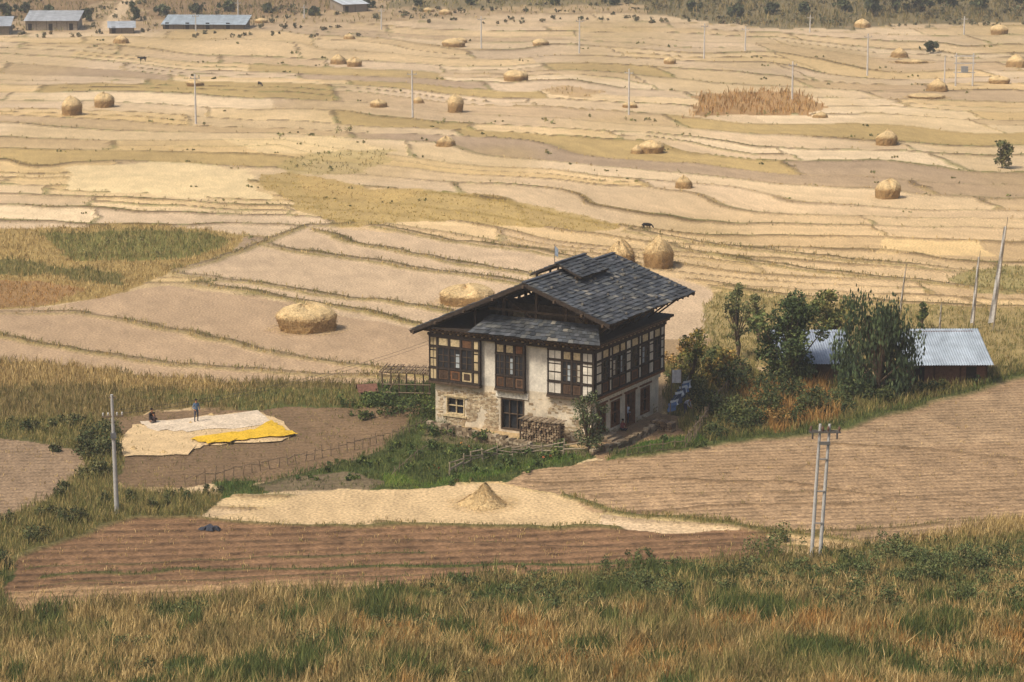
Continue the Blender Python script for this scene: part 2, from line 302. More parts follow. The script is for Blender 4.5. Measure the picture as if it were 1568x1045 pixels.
# ---------------------------------------------------------------- grass
PALS=[[(190,162,104),(164,138,86),(206,178,122),(138,118,74)],
      [(124,120,68),(148,132,82),(102,102,56),(166,146,92)],
      [(80,92,50),(96,104,56),(68,80,44),(114,116,64)],
      [(180,136,78),(162,118,66),(194,154,94),(136,110,64)],
      [(184,158,88),(168,144,76),(194,166,96),(150,134,72)],
      [(84,110,46),(98,122,52),(120,132,58),(70,94,42)],
      [(142,124,78),(120,108,66),(160,138,92),(104,100,58)]]
PA=np.array([[C(*c_)*1.15 for c_ in p] for p in PALS])
def grassmesh(name,N,filt,y0,y1):
    uu=rng.uniform(-140,1710,N); iy=1/rng.uniform(1/y1,1/y0,N); gx=(uu-784)/F*(iy*cp+10); gy=iy
    ri=np.clip(np.searchsorted(ys,gy),0,NY-1); ci=np.clip(np.searchsorted(xs,gx),0,NX-1)
    d=dens[ri,ci]; ok=(rng.random(N)<d)&filt(U[ri,ci],V[ri,ci]); gx=gx[ok];gy=gy[ok];ri=ri[ok];ci=ci[ok]; n=len(gx)
    h=HGT[ri,ci]; pal=PAL[ri,ci]; z=Z[ri,ci]; nb=4
    gx=np.repeat(gx,nb)+rng.normal(0,.12,n*nb); gy=np.repeat(gy,nb)+rng.normal(0,.12,n*nb); z=np.repeat(z,nb)-.03
    cn=np.repeat(rng.integers(0,4,n),nb); flip=rng.random(n*nb)<.3; cn=np.where(flip,rng.integers(0,4,n*nb),cn)
    c_=PA[np.repeat(pal,nb),cn]*rng.uniform(.72,1.28,(n*nb,1)); h=np.repeat(h*rng.uniform(.55,1.4,n),nb)*rng.uniform(.5,1.25,n*nb)
    wd=np.maximum(.020,gy*.00012)*rng.uniform(.8,1.5,n*nb); az=rng.uniform(0,np.pi,n*nb); ln=rng.normal(0,.26,(n*nb,2))*h[:,None]+np.array([.05,0])*h[:,None]
    b=np.stack([gx,gy,z],-1); dx=np.stack([np.cos(az)*wd,np.sin(az)*wd*.5,az*0],-1)
    mid=b+np.stack([ln[:,0]*.35,ln[:,1]*.35,h*.6],-1); tip=b+np.stack([ln[:,0],ln[:,1],h],-1)
    Vv=np.stack([b-dx,mid+dx*.9,tip,mid-dx*.9],1).reshape(-1,3); m=n*nb
    Fv=(np.arange(m)[:,None]*4+np.arange(4)[None]); 
    mk(name,Vv,Fv,np.repeat(c_,4,0),M_grass); print(name,m)
grassmesh('grass_foreground',115000,lambda u,v:v>830,100.,172.)
grassmesh('grass_field_margins',250000,lambda u,v:v<=830,150.,660.)
# ---------------------------------------------------------------- foliage
def leafcloud(cs,rs,n,size,cols,flat=1.0,droop=0):
    cs=np.array(cs,float); rs=np.array(rs,float); pr=rs**2/np.sum(rs**2); k_=rng.choice(len(cs),n,p=pr)
    d=rng.normal(size=(n,3)); d/=np.linalg.norm(d,axis=1)[:,None]; rad=rng.random(n)**.45
    p=cs[k_]+d*rad[:,None]*rs[k_][:,None]*np.array([1,1,flat])
    if droop: p[:,2]-=rng.random(n)**1.5*droop
    a=rng.normal(size=(n,3)); a/=np.linalg.norm(a,axis=1)[:,None]; b=np.cross(a,rng.normal(size=(n,3))); b/=np.linalg.norm(b,axis=1)[:,None]
    if droop: a=a*.3+np.array([0,0,-1.3])
    s_=size*rng.uniform(.6,1.4,(n,1)); a=a*s_; b=b*s_*.6
    Vv=np.stack([p-a,p+b,p+a,p-b],1).reshape(-1,3); cl=np.array([C(*c_)*1.35 for c_ in cols])
    tone=rng.random(len(cs))
    ccol=cl[(rng.integers(0,len(cl),n)*(rng.random(n)<.5)+ (k_%len(cl))*1)%len(cl)]*(.7+.6*tone[k_])[:,None]*rng.uniform(.75,1.25,(n,1))
    return Vv,np.repeat(ccol,4,0)
GR=[(60,72,42),(74,86,48),(50,62,38),(90,98,54)]
def tree(name,u,v,wpx,hpx,cols=GR,n=2600,size=.16,droop=0,trunk=.3,clumps=16,cr=1.0):
    p,m=G(u,v); W=wpx*m; H=hpx*m/.97; mb=MB(); cs=[];rs=[]
    th=H*trunk; bark=C(96,80,62); mb.tube([(0,0,-.2),(.05*W,0,th*.6),(.0,.03*W,th),(-.03*W,0,H*.7)],[.035*H,.027*H,.02*H,.008*H],bark)
    for i in range(clumps):
        a=random.uniform(0,6.28); zz=trunk*.7+(.94-trunk*.7)*((i+random.random())/clumps); env=math.sin(min(1,(zz-trunk*.4)/(1-trunk*.4))*math.pi*.90+.15)**.6
        r=random.uniform(.25,1.1)*env*W*.42; c_=(r*math.cos(a),r*math.sin(a),zz*H); cs.append(c_); rs.append(random.uniform(.09,.20)*min(W,H)*1.05*cr)
        mb.tube([(0,0,th*random.uniform(.5,1.2)),(c_[0]*.5,c_[1]*.5,(th+c_[2])*.5),c_],[.014*H,.009*H,.004*H],bark,5)
    cs.append((0,0,H*.9)); rs.append(.10*W); cs.append((0,0,H*.6)); rs.append(.20*W)
    Lv,Lc=leafcloud(cs,rs,n,size,cols,droop=droop*H)
    Lv[:,2]=np.maximum(Lv[:,2],.05)
    o0=len(mb.v); Fv=[[o0+4*i+q for q in range(4)] for i in range(len(Lv)//4)]
    Vv=np.vstack([np.array(mb.v),Lv]); Cc=np.vstack([np.array(mb.c),Lc])
    o=mk(name,Vv,mb.f+Fv,Cc,[M_wood,M_leaf],None,False,[0]*len(mb.f)+[1]*len(Fv)); o.location=p; return o
def shrubs(name,items,cols,leafpx=1.3,nper=150):
    VV=[];CC=[]
    for (u,v,wp,hp) in items:
        p,m=G(u,v); W=wp*m/2; H=hp*m; k_=max(3,int(wp/8)); cs=[];rs=[]
        for i in range(k_):
            cs.append((p.x+random.uniform(-.8,.8)*W,p.y+random.uniform(-.7,.7)*W,p.z+H*random.uniform(.1,.65))); rs.append(H*random.uniform(.25,.5))
        a,b=leafcloud(cs,rs,int(nper*max(1,wp*hp/500)),leafpx*m*1.3,cols); a[:,2]=np.maximum(a[:,2],p.z-.3); VV.append(a);CC.append(b)
    Vv=np.vstack(VV); mk(name,Vv,np.arange(len(Vv)).reshape(-1,4),np.vstack(CC),M_leaf)
WG=[(60,72,48),(72,86,54),(50,62,42),(84,94,60)]
tree('willow_tree',1345,608,132,152,WG,8500,.15,droop=.24,trunk=.15,clumps=38,cr=1.05)
tree('broadleaf_tree',1208,594,110,142,GR,7500,.15,trunk=.15,clumps=38,cr=1.0)
tree('broadleaf_tree',1272,545,84,98,[(100,104,56),(84,92,50),(124,114,62)],3600,.14,trunk=.2,clumps=24,cr=1.0)
tree('sapling_tree',1128,548,64,112,[(90,94,58),(106,104,64),(78,82,50)],1500,.12,trunk=.3,clumps=22,cr=.75)
tree('sapling_tree',1160,525,50,74,[(90,94,58),(104,102,64)],800,.12,trunk=.3,clumps=16,cr=.8)
tree('sapling_tree',1412,505,30,44,[(76,86,48),(92,98,54)],700,.12,trunk=.2,clumps=8)
tree('garden_tree',900,694,64,92,[(80,88,56),(96,102,66),(64,72,46)],2600,.09,trunk=.2,clumps=24)
tree('autumn_tree',1058,592,64,84,[(118,112,54),(92,98,50),(150,124,60),(80,86,46)],2400,.12,trunk=.15,clumps=18)
tree('autumn_tree',1100,602,54,72,[(160,130,70),(118,108,56),(98,98,52)],1800,.12,trunk=.15,clumps=14)
tree('field_tree',1533,258,44,42,[(100,100,60),(84,88,52),(116,108,66)],700,.22,trunk=.25,clumps=12)
tree('field_tree',1424,82,34,18,[(84,88,58),(74,78,52)],400,.35,trunk=.2,clumps=8)
tree('field_tree',206,32,26,28,[(80,88,56),(72,76,50)],400,.35,trunk=.2,clumps=8)
for u,v,w_,h_ in [(1335,24,64,42),(1372,20,60,38),(1410,18,55,34),(1455,14,50,30),(1565,5,40,20),(100,40,34,18),(134,32,30,16),(1130,26,44,18),(1180,22,36,16),(1232,22,40,16),(1290,18,40,18),(1500,16,44,18),(300,22,34,14),(480,24,30,12),(40,20,36,14),(1060,18,34,14),
  (10,26,40,18),(76,24,34,14),(250,24,30,14),(350,18,40,14),(410,20,34,12),(560,12,34,12),(640,10,30,12),(720,8,34,12),(850,8,34,12),(940,8,34,12)]: tree('distant_tree',u,v,w_,h_,[(72,78,54),(84,88,58)],450,.5,trunk=.1,clumps=10)  # distant tree colours paled to paint in some haze
hd=[(1130,600,60,50),(1165,640,60,60),(1120,650,50,50),(1180,600,60,46),(1250,622,80,42),(1310,612,60,42),(1370,600,60,38),(1085,640,40,45),(1100,670,40,35),(1150,662,60,40),(1215,650,60,38),(1240,636,60,44),(1205,616,60,44),(1340,618,60,30),(1430,598,60,20),(1480,588,60,16),(1060,600,40,30),(1075,618,40,36),(1290,632,50,30),(1040,585,40,30),(1090,560,44,30),(1110,575,50,40)]
shrubs('hedge_shrubs',hd,[(60,70,42),(74,82,46),(88,90,50),(50,58,36)],1.5,300)
shrubs('orange_shrubs',[(1178,655,60,40),(1150,640,30,30),(1030,560,30,26),(1042,540,26,24)],[(150,118,68),(130,104,60),(164,132,80)],1.4,220)
shrubs('garden_shrubs',[(600,632,60,45),(640,640,50,45),(575,622,40,30),(610,600,50,18),(640,612,30,25),(690,668,40,18),(735,676,50,22),(700,700,50,20),(840,700,40,18),(780,716,50,16),(640,700,40,16),(560,712,40,14),(865,690,30,20),(500,722,36,12),(1000,690,30,10),(1065,685,40,14),(745,700,60,16),(610,690,50,14),(520,712,40,10),(470,735,40,10),(680,735,50,12),(730,725,40,12),(820,712,40,14),
  (655,668,40,22),(670,690,50,18),(765,706,50,16),(800,700,40,14),(640,722,50,14),(590,710,50,12),(545,735,40,10),(560,640,60,18),(540,622,50,18),(1020,680,40,12),(1085,660,30,24),(860,704,40,12),(810,724,50,10),(710,740,50,9)],[(66,82,44),(84,98,50),(58,70,40),(102,108,54)],1.4,240)
shrubs('garden_flowers',[(852,650,26,12),(720,690,40,10),(835,702,30,8),(660,720,30,8)],[(160,80,70),(180,120,60),(96,100,54)],1.0,60)
shrubs('hedge_bank_shrubs',[(105,655,60,22),(60,662,50,18),(160,668,50,34),(165,700,50,36),(140,730,50,34),(30,655,50,20),(90,690,36,16),(120,800,60,28),(240,778,50,20),(150,690,50,40),(60,830,50,30),(10,870,40,40),(10,800,36,20),(180,770,60,20),(280,765,60,16),(330,755,40,14),(130,700,60,30),(110,760,60,24),(80,790,50,20)],[(76,80,48),(64,74,44),(98,94,58)],1.5,240)
it=[]
for i in range(120):
    u=random.uniform(640,1600); v=np.interp(u,[640,1568],[920,860])+random.gauss(0,20); it.append((u,v,random.uniform(20,80),random.uniform(10,26)))
for i in range(70): it.append((random.uniform(-30,1600),random.uniform(925,1060),random.uniform(24,70),random.uniform(10,28)))
for i in range(24): it.append((random.uniform(1250,1600),random.uniform(850,960),random.uniform(40,90),random.uniform(22,40)))
for u,v in [(1430,890),(1480,880),(1400,895),(1530,905),(1510,870),(1000,905),(940,905),(1020,925),(190,1000),(290,945),(480,990),(1120,885),(1170,850),(1210,830)]: it.append((u,v,64,34))
shrubs('foreground_shrubs',it,[(78,88,52),(92,98,58),(66,76,44),(108,106,64)],1.35,170)
it=[]
for i in range(130): it.append((random.uniform(-20,1590),random.uniform(0,36),random.uniform(14,46),random.uniform(4,10)))
for i in range(90): it.append((random.uniform(960,1590),random.uniform(0,42),random.uniform(20,50),random.uniform(5,12)))
for u in range(0,560,20): it.append((u+random.uniform(-8,8),random.uniform(40,58),24,8))
shrubs('distant_scrub',it,[(106,98,70),(90,90,62),(126,110,80),(80,84,58)],1.3,80)  # scrub colours lifted for painted distance haze
it=[(670,190,26,10),(845,190,24,12),(520,205,24,14),(535,200,16,10),(430,208,30,6),(480,208,24,6),(960,185,30,8),(1000,186,26,7),(840,236,14,7),(650,215,10,5),(230,372,40,14),(320,432,30,8),(180,375,50,14),(250,392,50,14),(130,392,40,12),(460,255,40,10),(500,262,30,8),(380,368,14,12),(1100,180,50,10),(1180,176,60,10)]
for i in range(90): it.append((random.uniform(-20,1590),random.uniform(60,330),random.uniform(8,30),random.uniform(2,4.5)))
shrubs('field_weeds',it,[(132,128,80),(114,116,70),(150,136,88),(108,106,68)],1.1,60)
# ---------------------------------------------------------------- haystacks
def haystack(u,v,wp,hp,shape='round',name='haystack',pale=1.0):
    p,m=G(u,v); R=wp*m/2; H=hp*m/.95*random.uniform(.9,1.08); far=wp<44
    st=random.random()
    prof={'round':[(0,.95),(.14,.97),(.32,1.0),(.50,1.01),(.60,.98),(.72,.88),(.84,.68),(.93,.42),(1,.10)] if st<.65 else [(0,1.0),(.14,.98),(.30,.95),(.44,.90),(.58,.80),(.70,.66),(.82,.48),(.92,.28),(1,.06)],
          'cone':[(0,1),(.1,.90),(.25,.72),(.45,.52),(.65,.34),(.82,.2),(.94,.1),(1,.03)]}[shape]
    ns=30; vs=[];cs=[];fs=[]; sd=random.random()*50; ex=random.uniform(.8,1.2); lx=random.uniform(-.16,.16)*R; na=random.uniform(.18,.34)
    hf=lambda a,z,nn:H*z*(1+.30*nn)
    for i,(z,r) in enumerate(prof):
        for j in range(ns):
            a=2*math.pi*j/ns; nn=float(vn(math.cos(a)*1.4+sd,math.sin(a)*1.4+z,5))-.5; n_=random.random()-.5
            rr=R*r*(1+na*nn+.07*n_); vs.append((rr*math.cos(a)*ex+lx*z,rr*math.sin(a),hf(a,z,nn)))
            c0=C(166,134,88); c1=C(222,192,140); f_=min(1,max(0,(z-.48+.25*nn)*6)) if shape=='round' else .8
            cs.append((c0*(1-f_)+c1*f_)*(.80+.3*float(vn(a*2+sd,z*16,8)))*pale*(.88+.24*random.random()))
    for i in range(len(prof)-1):
        for j in range(ns): fs.append([i*ns+j,i*ns+(j+1)%ns,(i+1)*ns+(j+1)%ns,(i+1)*ns+j])
    fs.append([(len(prof)-1)*ns+j for j in range(ns)])
    n=3800 if not far else (700 if wp>26 else 260); K=len(prof)-2
    for q in range(n):
        i=random.randint(0,K); t=random.random(); z=prof[i][0]*(1-t)+prof[i+1][0]*t; r=prof[i][1]*(1-t)+prof[i+1][1]*t; a=random.uniform(0,6.283)
        nn=float(vn(math.cos(a)*1.4+sd,math.sin(a)*1.4+z,5))-.5
        rr=R*r*(1+na*nn); ln=random.uniform(.15,.5)*min(.9,R*.45); wd=max(.010,m*.32)
        b=Vector((rr*math.cos(a)*ex+lx*z,rr*math.sin(a),hf(a,z,nn)))
        if z>.55: dr=Vector((math.cos(a)*random.uniform(.3,1)+random.uniform(-.3,.3),math.sin(a)*random.uniform(.3,1)+random.uniform(-.3,.3),random.uniform(-.9,.15)))*ln
        else: dr=Vector((math.cos(a)*.35-math.sin(a)*random.uniform(-1,1),math.sin(a)*.35+math.cos(a)*random.uniform(-1,1),random.uniform(-.35,.1)))*ln
        sd_=Vector((-math.sin(a)*.4,math.cos(a)*.4,random.uniform(.3,1)))*wd if z<=.55 else Vector((-math.sin(a),math.cos(a),random.uniform(-.5,.5)))*wd
        o=len(vs); vs+=[b-sd_,b+sd_,b+dr]; fs.append([o,o+1,o+2])
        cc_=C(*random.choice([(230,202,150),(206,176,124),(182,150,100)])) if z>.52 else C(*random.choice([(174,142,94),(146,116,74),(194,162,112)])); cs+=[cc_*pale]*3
    for q in range(n//6):
        a=random.uniform(0,6.283); rr=R*random.uniform(.95,1.45); b=Vector((rr*math.cos(a)*ex,rr*math.sin(a),random.uniform(.08,.2))); t=random.uniform(0,6.28); ln=random.uniform(.2,.5)*min(1,R*.4)
        dr=Vector((math.cos(t),math.sin(t),.05))*ln; sd_=Vector((-math.sin(t),math.cos(t),.3))*max(.015,m*.4); o=len(vs); vs+=[b-sd_,b+sd_,b+dr]; fs.append([o,o+1,o+2]); cs+=[C(216,186,132)]*3
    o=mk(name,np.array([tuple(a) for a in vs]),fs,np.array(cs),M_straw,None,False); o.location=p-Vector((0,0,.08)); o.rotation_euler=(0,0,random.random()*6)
for a in [(470,505,76,44),(715,464,76,28),(950,405,48,34),(1008,409,46,44),(1358,303,42,26),(1048,288,30,18),(1357,222,34,22),(110,176,30,24),(160,164,34,22),
  (185,66,24,13),(518,98,28,14),(543,102,22,13),(697,172,28,25),(683,224,30,16),(580,164,26,11),(790,124,32,15),(998,234,38,19),(975,235,22,13),(1026,98,18,11),
  (1434,140,34,18),(1378,88,28,13),(1530,53,24,14),(1320,42,24,13),(1556,103,26,18),(695,72,34,12),(705,66,20,9),(535,60,18,9),(655,18,20,7),(400,35,20,7),(682,22,20,8),(828,70,24,9),(300,132,28,11),(1395,96,50,6),(1530,128,26,12),(640,158,18,9),(1255,180,24,9),(965,165,20,8),(1420,150,44,7)]:
    haystack(*a)
haystack(740,772,80,34,'cone','straw_pile',1.0)
# ---------------------------------------------------------------- farmhouse
Cw,_=G(905,679); ang=math.radians(-28.6)
house=empty('farmhouse',Cw,ang)
DT=C(64,54,46); DT2=C(90,74,58); WP=C(232,222,202); GP=C(218,202,174); CR=C(206,184,142); BR=C(128,88,58)
LA=14.0; LB=12.2
def fb(mb,face,s0,s1,z0,z1,d0,d1,col,m=0):
    if face=='F': mb.box(-s0,-s1,-d1,-d0,z0,z1,col,m)
    elif face=='S': mb.box(d0,d1,s0,s1,z0,z1,col,m)
    elif face=='L': mb.box(-LA-d0,-LA-d1,s0,s1,z0,z1,col,m)
    else: mb.box(-s0,-s1,LB+d0,LB+d1,z0,z1,col,m)
wl=MB(); tm=MB(); wn=MB()
def wall(face,s0,s1,z0,z1,ops,col,th=.5):
    ops=sorted(ops); x=s0
    for (a,b,c0,c1) in ops:
        if a>x: fb(wl,face,x,a,z0,z1,-th,0,col)
        if c0>z0: fb(wl,face,a,b,z0,c0,-th,0,col)
        if c1<z1: fb(wl,face,a,b,c1,z1,-th,0,col)
        x=b
    if x<s1: fb(wl,face,x,s1,z0,z1,-th,0,col)
def window(face,a,b,c0,c1,frame,mull=2,rowsn=2,gl=True):
    fb(wn,face,a,b,c0,c1,-.34,-.30,(.02,.02,.02),1)
    t=.11
    fb(tm,face,a,a+t,c0,c1,-.28,.05,frame); fb(tm,face,b-t,b,c0,c1,-.28,.05,frame)
    fb(tm,face,a+t,b-t,c0,c0+t,-.28,.05,frame); fb(tm,face,a+t,b-t,c1-t,c1,-.28,.05,frame)
    for i in range(1,mull): x=a+(b-a)*i/mull; fb(tm,face,x-.04,x+.04,c0+t,c1-t,-.26,-.12,frame)
    for i in range(1,rowsn): z=c0+(c1-c0)*i/rowsn; fb(tm,face,a+t,b-t,z-.035,z+.035,-.25,-.13,frame)
fo=[(11.3,13.0,.9,2.35),(5.9,8.0,.25,2.8)]
wall('F',0,LA,-.5,3.6,fo,GP)
so_=[(.9,2.5,0,2.7),(3.4,5.0,.5,2.6),(6.0,7.8,0,2.75),(8.8,10.5,.4,2.6)]
wall('S',.5,LB-.5,-.5,3.6,so_,GP); wall('L',.5,LB-.5,-.5,3.6,[],GP); wall('B',0,LA,-.5,3.6,[],GP)
window('F',11.3,13.0,.9,2.35,CR); window('F',5.9,8.0,.25,2.8,DT2,3,2)
window('S',.9,2.5,0,2.7,BR,2,1); window('S',3.4,5.0,.5,2.6,BR); window('S',6.0,7.8,0,2.75,BR,3,1); window('S',8.8,10.5,.4,2.6,BR)
fb(tm,'F',11.05,13.25,2.36,2.5,0,.12,CR); fb(tm,'F',11.1,13.2,.72,.88,0,.12,CR); fb(tm,'F',5.5,8.4,2.85,3.35,.0,.10,C(236,228,208))
for a,b,_a,_b in so_: fb(tm,'S',a-.2,b+.2,2.78,2.92,0,.13,BR)
fb(tm,'S',.1,LB-.1,3.0,3.35,0,.22,C(225,212,186))
# exposed stonework through worn plaster
for i in range(2600):
    fa=random.choice(['F','F','F','S']); s=random.uniform(0.05,13.6 if fa=='F' else 11.8)
    edge=1.0*(.4+1.6*float(vn(s*.45,3.3,12))); z=abs(random.gauss(0,edge if fa=='F' else .4))-.3
    if fa=='F' and random.random()<.35: s=random.choice([random.uniform(8.2,11.2),random.uniform(8,13.6)]); z=random.uniform(0,3.1)
    if z>3.2: continue
    if any(a-.4<s<b+.15 and c0-.3<z<c1+.15 for a,b,c0,c1 in (fo if fa=='F' else so_)): continue
    if fa=='F' and 5.1<s<8.5 and z>2.6: continue
    if float(vn(s*.8,z*1.3,14))<.38: continue
    w_=random.uniform(.16,.38); h_=random.uniform(.08,.16); fb(wl,fa,s,s+w_,z,z+h_,0,random.uniform(.012,.045),C(*random.choice([(196,174,140),(178,156,124),(208,190,156),(158,136,106)])))
Z0=3.6;Z1=7.3
fb(wl,'F',0,LA,Z0,Z1,-.5,0,WP); fb(wl,'S',.5,LB-.5,Z0,Z1,-.5,0,WP); fb(wl,'L',.5,LB-.5,Z0,Z1,-.5,0,WP); fb(wl,'B',0,LA,Z0,Z1,-.5,0,WP)
def bay(face,s0,s1,cols,pc,out=.34):
    fb(tm,face,s0,s1,Z0-.02,Z1,0.005,out,DT)
    fb(tm,face,s0-.06,s1+.06,Z0-.2,Z0-.02,0.005,out+.12,BR if face=='S' else DT2)
    tot=sum(x[1] for x in cols); x=s0
    rails=[Z0,Z0+1.02,Z0+2.75,Z1-.12]
    for z in rails: fb(tm,face,s0-.02,s1+.02,z,z+.13,out,out+.1,DT)
    for i,(ty,wt) in enumerate(cols):
        wd=(s1-s0)*wt/tot; a=x+.09;b=x+wd-.09; x+=wd
        fb(tm,face,a-.17,a,Z0+.131,Z1-.121,out,out+.085,DT)
        if ty=='P':
            nc=2 if wd>.75 else 1
            for zz0,zz1 in ((Z0+.18,Z0+.98),(Z0+1.2,Z0+1.78),(Z0+1.9,Z0+2.45),(Z0+2.56,Z0+2.73),(Z0+2.93,Z1-.16)):
                for q in range(nc):
                    e=(b-a)/nc; fb(wl,face,a+e*q+.03,a+e*(q+1)-.03,zz0,zz1,out,out+.03,pc*random.uniform(.82,1))
        else:
            wc=random.choice([BR,C(110,78,54),C(96,74,56)])
            fb(tm,face,a+.02,b-.02,Z0+.2,Z0+.95,out,out+.03,wc if ty=='W' else pc)
            fb(tm,face,a+(b-a)*.2,b-(b-a)*.2,Z0+.32,Z0+.84,out+.03,out+.05,C(80,62,48))
            fb(wn,face,a+.02,b-.02,Z0+1.18,Z0+2.72,out,out+.012,(0,0,0),1)
            if random.random()<.55: fb(wl,face,a+.06,a+(b-a)*random.choice([.42,.46]),Z0+1.25,Z0+random.uniform(2.1,2.6),out+.013,out+.02,C(*random.choice([(170,176,176),(190,180,160),(130,146,160)])))
            for zz in (1.62,2.15): fb(tm,face,a+.02,b-.02,Z0+zz,Z0+zz+.05,out+.013,out+.05,DT2)
            fb(tm,face,(a+b)/2-.03,(a+b)/2+.03,Z0+1.18,Z0+2.72,out+.013,out+.055,DT2)
            fb(tm,face,a+.05,b-.05,Z0+2.95,Z1-.18,out,out+.03,CR if ty=='W' else wc)
    fb(tm,face,s1-.1,s1,Z0+.131,Z1-.121,out,out+.085,DT)
bay('F',-.34,3.65,[('P',.95),('W',.8),('W',.8),('P',1.2)],WP)
bay('F',5.75,8.3,[('p',.85),('W',.85),('W',.85)],C(120,92,70))
bay('F',9.75,14.34,[('P',.55),('p',1.0),('W',1),('W',1),('P',.7)],CR)
bay('S',0.0,LB+.2,[('P',.9),('W',1.0),('P',.45),('W',1.1),('W',.9),('P',.8),('W',1.1),('P',.45),('W',1.1),('P',.8),('W',1.0),('P',.6)],C(226,216,194))
bay('L',0.0,5.0,[('W',1),('w',1),('P',.6),('W',1)],CR)
cz=Z1
for (h0,h1,d,cl) in ((0,.2,.46,DT),(.34,.5,.66,DT2),(.6,.8,.9,DT)): tm.box(-LA-d,d,-d,LB+d,cz+h0,cz+h1,cl)
for i in range(int((LA+1)/.36)):
    s=-.4+i*.36
    fb(tm,'F',s,s+.16,cz+.205,cz+.335,0,.56,C(176,150,112) if i%2 else DT2); fb(tm,'F',s,s+.14,cz+.505,cz+.595,0,.8,C(150,118,84))
for i in range(int((LB+.8)/.36)):
    s=-.3+i*.36
    fb(tm,'S',s,s+.16,cz+.205,cz+.335,0,.56,C(176,150,112) if i%2 else DT2); fb(tm,'S',s,s+.14,cz+.505,cz+.595,0,.8,C(150,118,84))
# roof
RA=5.3; RZ=12.4; EB0=-1.2; EB1=14.5
def rz(a): return RZ-(RZ-9.8)/(RA+2.13)*(RA-a) if a<RA else RZ-(RZ-7.7)/(15.7-RA)*(a-RA)
rf=MB(); sl_=MB()
SLC=[(78,82,86),(90,94,98),(68,72,78),(98,100,104),(84,86,88),(108,108,104)]
def slates(p0,p1,p2,p3,tw=.5,thr=.42):
    p0,p1,p2,p3=[Vector(q) for q in (p0,p1,p2,p3)]; n=(p1-p0).cross(p3-p0).normalized()
    if n.z<0:n=-n
    L1=(p1-p0).length; L2=(p3-p0).length; nr=max(1,int(L2/thr)); nc=max(1,int(L1/tw))
    rf.add([p0-n*.02,p1-n*.02,p2-n*.02,p3-n*.02,p0-n*.14,p1-n*.14,p2-n*.14,p3-n*.14],[[0,1,2,3],[7,6,5,4],[0,4,5,1],[1,5,6,2],[2,6,7,3],[3,7,4,0]],DT)
    P_=lambda s,t:(p0*(1-s)+p1*s)*(1-t)+(p3*(1-s)+p2*s)*t
    for r in range(nr):
        off=.5*(r%2)
        for c_ in range(nc+1):
            s0=max(0,(c_-off)/nc); s1=min(1,(c_+1-off)/nc)
            if s1<=s0: continue
            g=.012/L1; t0=r/nr-random.uniform(0,.22)/nr; t1=min(1,(r+1.15)/nr)
            hh=random.uniform(.045,.11); a=P_(s0+g,t0)+n*hh; b=P_(s1-g,t0-random.uniform(-.05,.08)/nr)+n*(hh+random.uniform(-.015,.015)); c2=P_(s1-g,t1)+n*.012; d=P_(s0+g,t1)+n*.012
            dn=n*.04; cl=C(*random.choice(SLC))*random.uniform(.75,1.15)*.84*(.75+.5*float(vn(s0*L1*.5,r*.5,15)))
            if random.random()<.03: cl=C(136,130,118)
            sl_.add([a,b,c2,d,a-dn,b-dn,c2-dn,d-dn],[[0,1,2,3],[0,4,5,1],[1,5,6,2],[3,7,4,0]],cl)
def HP(a,b,z): return (-a,b,z)
slates(HP(-2.13,EB0,9.8),HP(-2.13,EB1,9.8),HP(RA,EB1,RZ),HP(RA,EB0,RZ))
slates(HP(15.7,EB0,7.7),HP(15.7,EB1,7.7),HP(RA,EB1,RZ),HP(RA,EB0,RZ))
slates(HP(-1.5,-1.5,7.98+.15),HP(10.1,-1.5,7.98+.15),HP(9.3,.7,9.25),HP(-.2,.7,9.25),.45,.4)
slates(HP(3.1,4.3,12.15),HP(3.1,9.2,12.15),HP(RA,9.2,13.1),HP(RA,4.3,13.1),.4,.36)
slates(HP(7.8,4.3,12.0),HP(7.8,9.2,12.0),HP(RA,9.2,13.1),HP(RA,4.3,13.1),.4,.36)
for b in (4.5,6.8,9.0):
    for a in (3.6,RA,7.2): rf.beam(HP(a,b,rz(a)-.1),HP(a,b,12.2 if a!=RA else 13.0),.14,.14,DT2)
for a in (3.6,7.2): rf.beam(HP(a,4.2,12.1),HP(a,9.3,12.1),.14,.14,DT2)
rf.beam(HP(RA,EB0-.05,RZ+.06),HP(RA,EB1,RZ+.06),.35,.1,C(80,82,86)); rf.beam(HP(RA,4.2,13.16),HP(RA,9.3,13.16),.3,.09,C(80,82,86))
for i in range(26):
    a=random.uniform(-1.8,4.8); b=random.uniform(-.8,14); z=rz(a)+.12; r=random.uniform(.07,.13); rf.box(-a-r,-a+r,b-r,b+r,z-.05,z+.1,C(120,114,104))
for b,zo in ((EB0+.04,-.2),(EB0+.35,-.36),(EB1-.05,-.2)):
    rf.beam(HP(-2.1,b,9.8+zo),HP(RA,b,RZ+zo),.09,.24,DT); rf.beam(HP(15.6,b,7.75+zo),HP(RA,b,RZ+zo),.09,.24,DT)
for a in (-1.6,.2,2.6,RA,8,10.6,13.2,15.2): rf.beam(HP(a,EB0-.25,rz(a)-.3),HP(a,EB1,rz(a)-.3),.16,.2,DT2)
b=-.6
while b<14.3:
    rf.beam(HP(-2.05,b,9.8-.22),HP(RA,b,RZ-.22),.1,.12,DT2); rf.beam(HP(15.5,b,7.8-.22),HP(RA,b,RZ-.22),.1,.12,DT2); b+=1.0
